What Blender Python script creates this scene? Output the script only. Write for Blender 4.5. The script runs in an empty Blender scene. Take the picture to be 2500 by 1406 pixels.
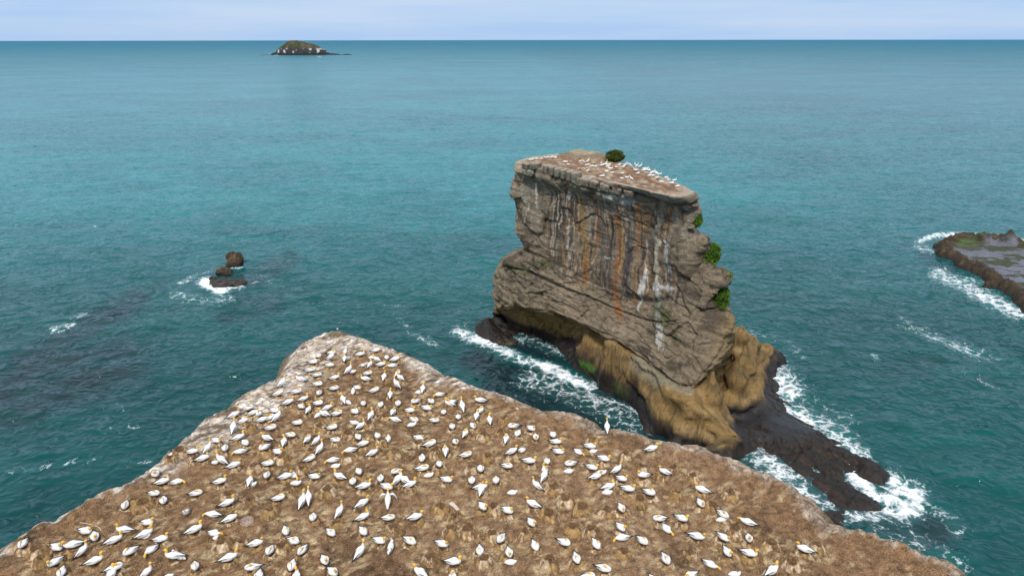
import bpy, math, random
import numpy as np
from mathutils import Vector

random.seed(7)
rng = np.random.default_rng(7)
S = bpy.context.scene
C = S.collection
R = math.radians

# ------------------------------------------------------------------ camera, sky, sun
CAMZ, F, PITCH = 50.0, 1666.667, R(20.0)
cam = bpy.data.cameras.new('camera'); cam.lens = 24; cam.sensor_width = 36
cam.clip_end = 120000; cam.clip_start = 0.5
co = bpy.data.objects.new('camera', cam); C.objects.link(co); S.camera = co
co.location = (0, 0, CAMZ); co.rotation_euler = (R(90) - PITCH, R(0.07), 0)

W = bpy.data.worlds.new('World'); S.world = W; W.use_nodes = True
nt = W.node_tree; nt.nodes.clear()
SUN_EL, SUN_AZ = 54, 192          # azimuth the light comes from, degrees clockwise from +Y
sky = nt.nodes.new('ShaderNodeTexSky'); sky.sky_type = 'NISHITA'; sky.sun_disc = False
sky.sun_elevation = R(SUN_EL); sky.sun_rotation = R(SUN_AZ)
b1 = nt.nodes.new('ShaderNodeBackground'); b1.inputs[1].default_value = 0.08
nt.links.new(sky.outputs[0], b1.inputs[0])
tc = nt.nodes.new('ShaderNodeTexCoord')
mp = nt.nodes.new('ShaderNodeMapping'); mp.inputs['Scale'].default_value = (1.6, 1.6, 22)
nt.links.new(tc.outputs['Generated'], mp.inputs[0])
nz = nt.nodes.new('ShaderNodeTexNoise'); nz.inputs['Scale'].default_value = 1.3; nz.inputs['Detail'].default_value = 5
nt.links.new(mp.outputs[0], nz.inputs['Vector'])
cr = nt.nodes.new('ShaderNodeValToRGB')
cr.color_ramp.elements[0].position = 0.36; cr.color_ramp.elements[0].color = (0.345, 0.515, 0.78, 1)
cr.color_ramp.elements[1].position = 0.68; cr.color_ramp.elements[1].color = (0.49, 0.60, 0.78, 1)
nt.links.new(nz.outputs[0], cr.inputs[0])
# an overcast sky is about three times as bright overhead as at the horizon, and less blue
sx_ = nt.nodes.new('ShaderNodeSeparateXYZ'); nt.links.new(tc.outputs['Generated'], sx_.inputs[0])
mr_ = nt.nodes.new('ShaderNodeMapRange'); mr_.inputs[1].default_value = 0.06; mr_.inputs[2].default_value = 1.0; nt.links.new(sx_.outputs[2], mr_.inputs[0])
mc_ = nt.nodes.new('ShaderNodeMix'); mc_.data_type = 'RGBA'; nt.links.new(mr_.outputs[0], mc_.inputs[0]); nt.links.new(cr.outputs[0], mc_.inputs[6]); mc_.inputs[7].default_value = (.88, .87, .86, 1)
b2 = nt.nodes.new('ShaderNodeBackground'); b2.inputs[1].default_value = 1.0
nt.links.new(mc_.outputs[2], b2.inputs[0])
mx = nt.nodes.new('ShaderNodeMixShader'); mx.inputs[0].default_value = 0.9
nt.links.new(b1.outputs[0], mx.inputs[1]); nt.links.new(b2.outputs[0], mx.inputs[2])
wo = nt.nodes.new('ShaderNodeOutputWorld'); nt.links.new(mx.outputs[0], wo.inputs[0])

sl = bpy.data.lights.new('sun', 'SUN'); sl.energy = 2.4; sl.angle = R(10); sl.color = (1.0, 0.95, 0.88)
so = bpy.data.objects.new('sun', sl); C.objects.link(so)
az = R(SUN_AZ)
sd = Vector((math.sin(az) * math.cos(R(SUN_EL)), math.cos(az) * math.cos(R(SUN_EL)), math.sin(R(SUN_EL))))
so.rotation_euler = sd.to_track_quat('Z', 'Y').to_euler()
S.view_settings.view_transform = 'Standard'; S.view_settings.look = 'None'
S.view_settings.exposure = 0.28; S.view_settings.gamma = 1.0; S.view_settings.use_curve_mapping = False

# ------------------------------------------------------------------ helpers
CP, SP = math.cos(PITCH), math.sin(PITCH)
def ray(px, py):
    a = (np.asarray(px, float) - 1250) / F; b = -(np.asarray(py, float) - 703) / F
    return a, CP + b * SP, -SP + b * CP
def at_z(px, py, z):
    dx, dy, dz = ray(px, py); t = (z - CAMZ) / dz
    return dx * t, dy * t, t * dz + CAMZ
N_IN = (0.69, 0.72)
def at_face(px, py, off):
    dx, dy, dz = ray(px, py)
    s = (110 * N_IN[1] + off) / (dx * N_IN[0] + dy * N_IN[1])
    return dx * s, dy * s, CAMZ + dz * s
def project(x, y, z):
    zz = z - CAMZ; fw = y * CP - zz * SP; up = y * SP + zz * CP
    fw = np.maximum(fw, 0.1)
    return 1250 + F * x / fw, 703 - F * up / fw

_perm = np.random.default_rng(3).integers(0, 2**31, 512)
def _h(ix, iy, iz, seed):
    h = (ix * 374761393 + iy * 668265263 + iz * 2147483647 % 1000003 * 1274126177 + seed * 974711) & 0xffffffff
    h = ((h ^ (h >> 13)) * 1274126177) & 0xffffffff
    h = (h ^ (h >> 16)) & 0xffffffff
    h = ((h ^ (h >> 11)) * 2246822519) & 0xffffffff
    return ((h ^ (h >> 15)) & 0xffffff) / float(0xffffff)
def vnoise(x, y, z=0.0, seed=0):
    x, y, z = np.broadcast_arrays(np.asarray(x, float), np.asarray(y, float), np.asarray(z, float))
    ix = np.floor(x).astype(np.int64); iy = np.floor(y).astype(np.int64); iz = np.floor(z).astype(np.int64)
    fx, fy, fz = x - ix, y - iy, z - iz
    sx, sy, sz = [t * t * t * (t * (t * 6 - 15) + 10) for t in (fx, fy, fz)]
    r = 0
    for a in (0, 1):
        for b in (0, 1):
            for c in (0, 1):
                w = (sx if a else 1 - sx) * (sy if b else 1 - sy) * (sz if c else 1 - sz)
                r = r + w * _h(ix + a, iy + b, iz + c, seed)
    return r * 2 - 1
def fbm(x, y, z=0.0, o=4, seed=0, g=0.5):
    r = 0; a = 1; f = 1; t = 0
    for i in range(o):
        r = r + a * vnoise(x * f + 17.3 * i, y * f - 9.1 * i, np.asarray(z) * f + 4.7 * i, seed + i); t += a; a *= g; f *= 2.03
    return r / t
def ridged(x, y, z=0.0, o=4, seed=0):
    r = 0; a = 1; f = 1; t = 0
    for i in range(o):
        r = r + a * (1 - 2 * np.abs(vnoise(x * f + 7.3 * i, y * f, np.asarray(z) * f, seed + i))); t += a; a *= .5; f *= 2.03
    return r / t
def worley(x, y, z=0.0, seed=0):
    x, y, z = np.broadcast_arrays(np.asarray(x, float), np.asarray(y, float), np.asarray(z, float))
    ix = np.floor(x).astype(np.int64); iy = np.floor(y).astype(np.int64); iz = np.floor(z).astype(np.int64)
    d1 = np.full(x.shape, 9.); d2 = np.full(x.shape, 9.); idv = np.zeros(x.shape)
    for a in (-1, 0, 1):
        for b in (-1, 0, 1):
            for c in (-1, 0, 1):
                jx, jy, jz = ix + a, iy + b, iz + c
                qx = jx + _h(jx, jy, jz, seed + 1); qy = jy + _h(jx, jy, jz, seed + 2); qz = jz + _h(jx, jy, jz, seed + 3)
                d = np.sqrt((x - qx)**2 + (y - qy)**2 + (z - qz)**2)
                n = d < d1
                d2 = np.where(n, d1, np.minimum(d2, d)); idv = np.where(n, _h(jx, jy, jz, seed + 9), idv); d1 = np.where(n, d, d1)
    return d1, d2, idv
def sst(e0, e1, x):
    t = np.clip((x - e0) / (e1 - e0), 0, 1); return t * t * (3 - 2 * t)
def mixc(c, d, a):
    a = np.clip(a, 0, 1)[..., None]; return c * (1 - a) + np.asarray(d, float) * a

def new_mesh(name, V, Fc, cols=None, attrs=None, smooth=True, mat=None):
    V = np.asarray(V, np.float32); Fc = np.asarray(Fc, np.int32)
    m = bpy.data.meshes.new(name)
    k = Fc.shape[1]
    m.vertices.add(len(V)); m.vertices.foreach_set('co', V.ravel())
    m.loops.add(Fc.size); m.loops.foreach_set('vertex_index', Fc.ravel())
    m.polygons.add(len(Fc)); m.polygons.foreach_set('loop_start', np.arange(0, Fc.size, k, dtype=np.int32))
    m.polygons.foreach_set('loop_total', np.full(len(Fc), k, np.int32))
    m.polygons.foreach_set('use_smooth', np.full(len(Fc), smooth))
    m.update(calc_edges=True)
    if cols is not None:
        a = m.color_attributes.new('Col', 'FLOAT_COLOR', 'POINT')
        cc = np.ones((len(V), 4), np.float32); cc[:, :cols.shape[1]] = cols; a.data.foreach_set('color', cc.ravel())
    for n, v in (attrs or {}).items():
        a = m.attributes.new(n, 'FLOAT', 'POINT'); a.data.foreach_set('value', np.asarray(v, np.float32).ravel())
    if mat: m.materials.append(mat)
    return m
def link(name, mesh, parent=None, loc=None, rz=0, sc=1, **props):
    o = bpy.data.objects.new(name, mesh); C.objects.link(o)
    if parent: o.parent = parent
    if loc is not None: o.location = loc
    o.rotation_euler = (0, 0, rz); o.scale = (sc, sc, sc) if not hasattr(sc, '__len__') else sc
    for k, v in props.items(): o[k] = v
    return o
def grid_faces(nr, nc, wrap=False):
    i = np.arange(nr - 1)[:, None]; j = np.arange(nc if wrap else nc - 1)[None, :]
    j2 = (j + 1) % nc
    a = i * nc + j; b = i * nc + j2; c = (i + 1) * nc + j2; d = (i + 1) * nc + j
    return np.stack([a, b, c, d], -1).reshape(-1, 4)
def icos(name, sub=3):
    import bmesh
    bm = bmesh.new(); bmesh.ops.create_icosphere(bm, subdivisions=sub, radius=1)
    V = np.array([v.co[:] for v in bm.verts]); Fc = np.array([[v.index for v in f.verts] for f in bm.faces]); bm.free()
    return V, Fc

# ------------------------------------------------------------------ materials
def mat_new(name):
    m = bpy.data.materials.new(name); m.use_nodes = True; n = m.node_tree; n.nodes.clear()
    o = n.nodes.new('ShaderNodeOutputMaterial'); p = n.nodes.new('ShaderNodeBsdfPrincipled'); n.links.new(p.outputs[0], o.inputs[0])
    return m, n, p, o
def nd(n, t, **kw):
    x = n.nodes.new(t)
    for k, v in kw.items():
        if k in x.inputs: x.inputs[k].default_value = v
        else: setattr(x, k, v)
    return x
def math_(n, op, a, b=None, clamp=False):
    x = n.nodes.new('ShaderNodeMath'); x.operation = op; x.use_clamp = clamp
    for i, v in enumerate((a, b)):
        if v is None: continue
        if hasattr(v, 'links'): n.links.new(v, x.inputs[i])
        else: x.inputs[i].default_value = v
    return x.outputs[0]
def rgbmix(n, f, a, b, blend='MIX'):
    x = n.nodes.new('ShaderNodeMix'); x.data_type = 'RGBA'; x.blend_type = blend
    for i, v in ((0, f), (6, a), (7, b)):
        if hasattr(v, 'links'): n.links.new(v, x.inputs[i])
        else: x.inputs[i].default_value = v if i == 0 else tuple(v) + (1,) * (4 - len(v))
    return x.outputs[2]
def ramp(n, f, p0, c0, p1, c1):
    x = n.nodes.new('ShaderNodeValToRGB'); e = x.color_ramp.elements
    e[0].position = p0; e[0].color = (*c0, 1); e[1].position = p1; e[1].color = (*c1, 1)
    n.links.new(f, x.inputs[0]); return x.outputs[0]

def rock_material(name, scale=3.0, amp=0.35, bump=0.08, strx=(1, 1, 1), speck=0.0, wet=False, rough=.9):
    m, n, p, o = mat_new(name)
    at = nd(n, 'ShaderNodeAttribute', attribute_name='Col')
    tcn = nd(n, 'ShaderNodeTexCoord'); mpn = nd(n, 'ShaderNodeMapping'); mpn.inputs['Scale'].default_value = strx
    n.links.new(tcn.outputs['Object'], mpn.inputs[0])
    n1 = nd(n, 'ShaderNodeTexNoise', Scale=scale, Detail=8, Roughness=.65); n.links.new(mpn.outputs[0], n1.inputs['Vector'])
    n2 = nd(n, 'ShaderNodeTexNoise', Scale=scale * 6, Detail=4, Roughness=.7); n.links.new(tcn.outputs['Object'], n2.inputs['Vector'])
    f = math_(n, 'ADD', math_(n, 'MULTIPLY', n1.outputs[0], .5), math_(n, 'MULTIPLY', n2.outputs[0], .5))
    g = ramp(n, f, .38, (1 - amp,) * 3, .63, (1 + amp,) * 3)
    col = rgbmix(n, 1.0, at.outputs['Color'], g, 'MULTIPLY')
    if speck > 0:
        v = nd(n, 'ShaderNodeTexVoronoi', Scale=17.0); n.links.new(tcn.outputs['Object'], v.inputs['Vector'])
        s = math_(n, 'MULTIPLY', math_(n, 'LESS_THAN', v.outputs['Distance'], .2), speck)
        sm = math_(n, 'MULTIPLY', s, math_(n, 'GREATER_THAN', n1.outputs[0], .47))
        col = rgbmix(n, sm, col, (.55, .45, .33))
        v2 = nd(n, 'ShaderNodeTexVoronoi', Scale=12.0); n.links.new(tcn.outputs['Object'], v2.inputs['Vector'])
        s2 = math_(n, 'MULTIPLY', math_(n, 'LESS_THAN', v2.outputs['Distance'], .17), .75)
        col = rgbmix(n, s2, col, (.05, .028, .015))
    n.links.new(col, p.inputs['Base Color'])
    if wet:
        n.links.new(nd(n, 'ShaderNodeAttribute', attribute_name='wet').outputs['Fac'], (w := math_(n, 'MULTIPLY', 0, 0)).node.inputs[0])
        w.node.inputs[1].default_value = 1.0
        rr = math_(n, 'SUBTRACT', rough, math_(n, 'MULTIPLY', w, rough - .16))
        n.links.new(rr, p.inputs['Roughness'])
    else: p.inputs['Roughness'].default_value = rough
    p.inputs['Specular IOR Level'].default_value = .3
    bmp = nd(n, 'ShaderNodeBump', Strength=1.0, Distance=bump); n.links.new(f, bmp.inputs['Height']); n.links.new(bmp.outputs[0], p.inputs['Normal'])
    return m
M_stack = rock_material('stack_rock', 1.2, .5, .6, (1, 1, 2.2), wet=False)
M_base = rock_material('base_rock', .9, .35, .2, (1, 1, 2), wet=True)
M_head = rock_material('headland_earth', 3.0, .72, .2, speck=.85)
M_nest = rock_material('nest_earth', 5, .45, .07, speck=.5)
M_isl = rock_material('island_rock', .12, .3, 1.0)
M_small = rock_material('sea_rock', 2.0, .5, .3, wet=True)
M_reef = rock_material('reef_rock', 1.1, .45, .25, wet=True)

def vcol_mat(name, rough=.7, amp=.1, scale=30, sub=False):
    m, n, p, o = mat_new(name)
    at = nd(n, 'ShaderNodeAttribute', attribute_name='Col'); tcn = nd(n, 'ShaderNodeTexCoord')
    n1 = nd(n, 'ShaderNodeTexNoise', Scale=scale, Detail=3); n.links.new(tcn.outputs['Object'], n1.inputs['Vector'])
    n.links.new(rgbmix(n, 1.0, at.outputs['Color'], ramp(n, n1.outputs[0], .3, (1 - amp,) * 3, .7, (1 + amp * .3,) * 3), 'MULTIPLY'), p.inputs['Base Color'])
    p.inputs['Roughness'].default_value = rough; p.inputs['Specular IOR Level'].default_value = .2
    bmp = nd(n, 'ShaderNodeBump', Strength=.3, Distance=.01); n.links.new(n1.outputs[0], bmp.inputs['Height']); n.links.new(bmp.outputs[0], p.inputs['Normal'])
    return m
M_bird = vcol_mat('plumage', .75, .08)
M_bill = vcol_mat('bill_horn', .4, .05)
M_leaf = vcol_mat('foliage', .8, .35, 6)
M_wood = vcol_mat('dry_wood', .8, .3, 12)

# sea
def sea_material():
    m, n, p, o = mat_new('sea_water')
    tcn = nd(n, 'ShaderNodeTexCoord'); P = tcn.outputs['Object']
    foam_a = nd(n, 'ShaderNodeAttribute', attribute_name='foam').outputs['Fac']
    reef_shade_a = nd(n, 'ShaderNodeAttribute', attribute_name='reef').outputs['Fac']  # submerged reef, plus shade painted into gully and cave water
    far_a = nd(n, 'ShaderNodeAttribute', attribute_name='far').outputs['Fac']      # 0 near shore .. 1 open water
    turb = nd(n, 'ShaderNodeAttribute', attribute_name='turb').outputs['Fac']
    base = rgbmix(n, turb, (.0001, .062, .064), (.012, .182, .200))
    base = rgbmix(n, far_a, base, (.004, .135, .220))
    # cloudy patches of sediment
    ml = nd(n, 'ShaderNodeMapping'); ml.inputs['Scale'].default_value = (.006, .012, 1); n.links.new(P, ml.inputs[0])
    nl = nd(n, 'ShaderNodeTexNoise', Scale=1.0, Detail=5, Roughness=.6); n.links.new(ml.outputs[0], nl.inputs['Vector'])
    base = rgbmix(n, 1.0, base, ramp(n, nl.outputs[0], .35, (.66, .78, .80), .68, (1.3, 1.16, 1.12)), 'MULTIPLY')
    ml2 = nd(n, 'ShaderNodeMapping'); ml2.inputs['Scale'].default_value = (.026, .05, 1); n.links.new(P, ml2.inputs[0])
    nl2 = nd(n, 'ShaderNodeTexNoise', Scale=1.0, Detail=7, Roughness=.7); n.links.new(ml2.outputs[0], nl2.inputs['Vector'])
    base = rgbmix(n, 1.0, base, ramp(n, nl2.outputs[0], .33, (.74, .80, .82), .70, (1.25, 1.18, 1.15)), 'MULTIPLY')
    nr = nd(n, 'ShaderNodeTexNoise', Scale=.16, Detail=5, Roughness=.65); n.links.new(P, nr.inputs['Vector'])
    rf = math_(n, 'MULTIPLY', reef_shade_a, math_(n, 'ADD', math_(n, 'MULTIPLY', nr.outputs[0], 2.6), -.55, True), True)
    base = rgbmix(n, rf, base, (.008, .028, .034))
    # lace foam
    nw = nd(n, 'ShaderNodeTexNoise', Scale=.35, Detail=3); n.links.new(P, nw.inputs['Vector'])
    wv = nd(n, 'ShaderNodeVectorMath', operation='MULTIPLY_ADD'); n.links.new(nw.outputs['Color'], wv.inputs[0])
    wv.inputs[1].default_value = (2.6, 2.6, 0); n.links.new(P, wv.inputs[2])
    fl = nd(n, 'ShaderNodeVectorMath', operation='MULTIPLY'); n.links.new(wv.outputs[0], fl.inputs[0]); fl.inputs[1].default_value = (1, 1, 0)
    lace = None
    for sc, w in ((.55, .55), (1.5, .35), (3.6, .22)):
        v = nd(n, 'ShaderNodeTexVoronoi', Scale=sc, feature='DISTANCE_TO_EDGE'); n.links.new(fl.outputs[0], v.inputs['Vector'])
        t = math_(n, 'MULTIPLY', math_(n, 'SUBTRACT', 1.0, math_(n, 'MULTIPLY', v.outputs['Distance'], 4.2, True)), w)
        lace = t if lace is None else math_(n, 'ADD', lace, t)
    nf = nd(n, 'ShaderNodeTexNoise', Scale=.8, Detail=6, Roughness=.75); n.links.new(P, nf.inputs['Vector'])
    lace = math_(n, 'ADD', lace, math_(n, 'MULTIPLY', math_(n, 'SUBTRACT', nf.outputs[0], .5), 1.9))
    ff = math_(n, 'ADD', math_(n, 'MULTIPLY', math_(n, 'MINIMUM', foam_a, .98), 1.25), math_(n, 'MULTIPLY', lace, .85))
    ff = math_(n, 'MULTIPLY', math_(n, 'SUBTRACT', ff, 1.13), 1.7, True)
    ff = math_(n, 'MULTIPLY', ff, math_(n, 'MULTIPLY', foam_a, 6, True))
    # whitecaps far out
    mw = nd(n, 'ShaderNodeMapping'); mw.inputs['Scale'].default_value = (.05, .16, 1); n.links.new(P, mw.inputs[0])
    vw = nd(n, 'ShaderNodeTexNoise', Scale=1.0, Detail=6, Roughness=.72); n.links.new(mw.outputs[0], vw.inputs['Vector'])
    wc = math_(n, 'MULTIPLY', math_(n, 'SUBTRACT', vw.outputs[0], .735), 16, True)
    ff = math_(n, 'MAXIMUM', ff, math_(n, 'MULTIPLY', wc, .5))
    base = rgbmix(n, math_(n, 'MULTIPLY', math_(n, 'SUBTRACT', foam_a, .25, True), .6, True), base, (.06, .27, .27))
    col = rgbmix(n, ff, base, (.80, .84, .88))
    n.links.new(col, p.inputs['Base Color'])
    rb = math_(n, 'ADD', .10, math_(n, 'MULTIPLY', far_a, .42))
    n.links.new(math_(n, 'ADD', rb, math_(n, 'MULTIPLY', ff, .6)), p.inputs['Roughness'])
    p.inputs['IOR'].default_value = 1.33
    chop = nd(n, 'ShaderNodeAttribute', attribute_name='chop').outputs['Fac']
    n.links.new(math_(n, 'SUBTRACT', .36, math_(n, 'MULTIPLY', chop, .22)), p.inputs['Specular IOR Level'])
    # ripples
    mr = nd(n, 'ShaderNodeMapping'); mr.inputs['Scale'].default_value = (1, 1.25, 1); mr.inputs['Rotation'].default_value = (0, 0, R(12)); n.links.new(P, mr.inputs[0])
    h = None
    for sc, w, dt in ((.06, 3.4, 2), (.22, -1.0, 3), (.7, -.55, 3), (1.9, .5, 3)):
        q = nd(n, 'ShaderNodeTexNoise', Scale=sc, Detail=dt, Roughness=.5, Distortion=.4)
        if w < 0: q.noise_type = 'RIDGED_MULTIFRACTAL'; w = -w; n.links.new(mr.outputs[0], q.inputs['Vector'])
        t = math_(n, 'MULTIPLY', q.outputs[0], w); h = t if h is None else math_(n, 'ADD', h, t)
    bmp = nd(n, 'ShaderNodeBump', Distance=1.0); n.links.new(h, bmp.inputs['Height'])
    n.links.new(math_(n, 'SUBTRACT', 1.0, math_(n, 'MULTIPLY', far_a, .2)), bmp.inputs['Strength'])
    n.links.new(bmp.outputs[0], p.inputs['Normal'])
    return m
M_sea = sea_material()

# ------------------------------------------------------------------ sea surface
def seg_dist(px, py, pts, ys=1.0):
    d = np.full(np.shape(px), 1e9)
    for (x0, y0), (x1, y1) in zip(pts[:-1], pts[1:]):
        y0s, y1s = y0 * ys, y1 * ys; vx, vy = x1 - x0, y1s - y0s; L = vx * vx + vy * vy + 1e-9
        t = np.clip(((px - x0) * vx + (py * ys - y0s) * vy) / L, 0, 1)
        d = np.minimum(d, np.hypot(px - x0 - t * vx, py * ys - y0s - t * vy))
    return d
FOAM = [
 ([(1120,812),(1180,835),(1230,862),(1290,885),(1350,905),(1400,927),(1440,942)], 25, .98),
 ([(1290,930),(1400,965),(1480,1000),(1560,1045)], 58, .60),
 ([(1420,955),(1500,985),(1560,1010)], 22, .62),
 ([(1195,818),(1240,808),(1300,830),(1370,862)], 34, .62),
 ([(1065,800),(1110,800),(1140,790)], 14, .42),
 ([(1870,895),(1900,925),(1925,950)], 60, 1.0),
 ([(1860,900),(1900,985),(1930,1010)], 22, .9),
 ([(1920,1000),(1980,1035),(2040,1065),(2090,1110)], 50, .80),
 ([(1940,960),(2000,990),(2070,1030)], 40, .45),
 ([(2045,1125),(2090,1170),(2140,1210),(2200,1235)], 32, .95),
 ([(1840,1100),(1900,1150),(1960,1195),(2020,1235),(2060,1262)], 54, .68),
 ([(1860,1085),(1960,1130),(2060,1180)], 30, .50),
 ([(2160,1170),(2230,1205),(2220,1250),(2100,1255)], 50, .78),
 ([(2130,1280),(2230,1320),(2330,1380)], 60, .46),
 ([(2180,1200),(2300,1250),(2340,1300)], 40, .40),
 ([(1830,815),(1900,830),(1960,870)], 22, .44),
 ([(505,690),(540,705)], 26, 1.25), ([(540,705),(590,700)], 14, .85),
 ([(430,722),(500,735),(560,730)], 24, .5), ([(440,690),(480,668),(530,658)], 12, .55),
 ([(595,690),(640,675),(660,690)], 22, .44), ([(560,654),(590,652)], 8, .7),
 ([(125,805),(150,800),(175,790)], 16, .75), ([(170,775),(215,765)], 12, .45),
 ([(20,1155),(120,1135),(240,1118)], 16, .46), ([(300,1130),(365,1128)], 14, .5), ([(250,1050),(330,1040)], 26, .38),
 ([(925,740),(985,745)], 10, .44), ([(975,780),(1000,810),(1050,840)], 16, .42), ([(1040,820),(1070,850)], 12, .40),
 ([(2290,670),(2360,700),(2420,735),(2490,770)], 34, .82), ([(2290,680),(2400,690)], 26, .5),
 ([(2205,790),(2290,830),(2400,875)], 30, .50), ([(2130,865),(2140,880)], 14, .55),
 ([(2240,590),(2290,575),(2400,576),(2495,592)], 12, .85), ([(2240,605),(2270,615)], 18, .6),
 ([(2330,900),(2460,960)], 22, .36), ([(2360,840),(2440,880)], 12, .44),
 ([(1285,838),(1300,841)], 8, .2), ([(225,549),(232,551)], 3, .8), ([(290,990),(310,1010)], 12, .4),
]
REEF_AND_SHADE = [([(-60,990),(120,940),(270,880)], 110, 1.0), ([(60,880),(200,810),(330,730)], 42, .9), ([(330,730),(400,690)], 22, .3),
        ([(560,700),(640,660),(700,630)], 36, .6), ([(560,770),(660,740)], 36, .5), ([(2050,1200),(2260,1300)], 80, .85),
        ([(1250,930),(1560,1040)], 75, 1.7), ([(1170,880),(1230,930)], 50, 1.2), ([(1900,1120),(2060,1230)], 90, 1.6), ([(1200,800),(1380,870)], 40, 1.7), ([(2260,620),(2320,660)], 22, .6)]  # gully and cave entries paint the stack's dark reflection and shade into the water
def build_sea():
    th = np.radians(np.concatenate([np.arange(-50, 50.01, .27)]))
    r = 24 * np.exp(np.arange(0, math.log(42000 / 24), .0058))
    TH, RR = np.meshgrid(th, r)
    x = RR * np.sin(TH); y = RR * np.cos(TH)
    att = 1 / (1 + (RR / 420.)**2)
    z = (.34 * fbm(x / 13, y / 8, 0, 3, 11) + .26 * fbm(x / 4.6, y / 2.6, 0, 2, 21)) * att * 1.0
    px, py = project(x, y, 0 * x)
    foam = np.zeros_like(x); reef = np.zeros_like(x)  # reef also holds the painted shade of the gully and cave
    near = RR < 400
    for pts, w, dn in FOAM:
        d = seg_dist(px[near], py[near], pts, 1.5) / w
        foam[near] = np.maximum(foam[near], dn * np.exp(-d * d * 1.1))
    for pts, w, dn in REEF_AND_SHADE:
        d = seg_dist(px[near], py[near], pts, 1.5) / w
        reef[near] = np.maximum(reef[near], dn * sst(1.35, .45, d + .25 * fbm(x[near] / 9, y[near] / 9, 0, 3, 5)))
    foam *= .93 + .36 * fbm(x / 6.5, y / 6.5, 0, 3, 32)
    z += foam * .35 * (fbm(x / 1.7, y / 1.7, 0, 2, 31) + .35) * (RR < 400)
    far = sst(math.log(350), math.log(14000), np.log(RR)) 
    turb = sst(85, 260, y + 18 * fbm(x / 60, y / 40, 0, 3, 41)) * (1 - .3 * far)
    turb = np.clip(turb * (1 - .35 * sst(20, 160, x)), 0, 1)
    V = np.stack([x, y, z], -1).reshape(-1, 3)
    m = new_mesh('sea', V, grid_faces(*x.shape)[:, ::-1], attrs={'foam': foam, 'reef': reef, 'far': far, 'turb': turb, 'chop': sst(math.log(70), math.log(700), np.log(RR))}, mat=M_sea)  # 'reef' carries submerged reef plus the painted gully and cave shade
    link('sea', m, kind='structure')
    # the rest of the ocean, out of view
    th = np.radians(np.arange(50, 310.1, 2.5)); r = 24 * np.exp(np.arange(0, math.log(42000 / 24) + .05, .1)); r[-1] = 42000
    r = np.concatenate([[0.01], r]); TH, RR = np.meshgrid(th, r)
    x = RR * np.sin(TH); y = RR * np.cos(TH)
    m = new_mesh('open_sea', np.stack([x, y, 0 * x], -1).reshape(-1, 3), grid_faces(*x.shape)[:, ::-1],
                 attrs={'foam': 0 * x, 'reef': 0 * x, 'far': sst(math.log(350), math.log(7000), np.log(RR)), 'turb': sst(85, 260, RR) * .8, 'chop': sst(math.log(70), math.log(700), np.log(RR))}, mat=M_sea)
    link('open_sea', m, kind='structure')
build_sea()

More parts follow.
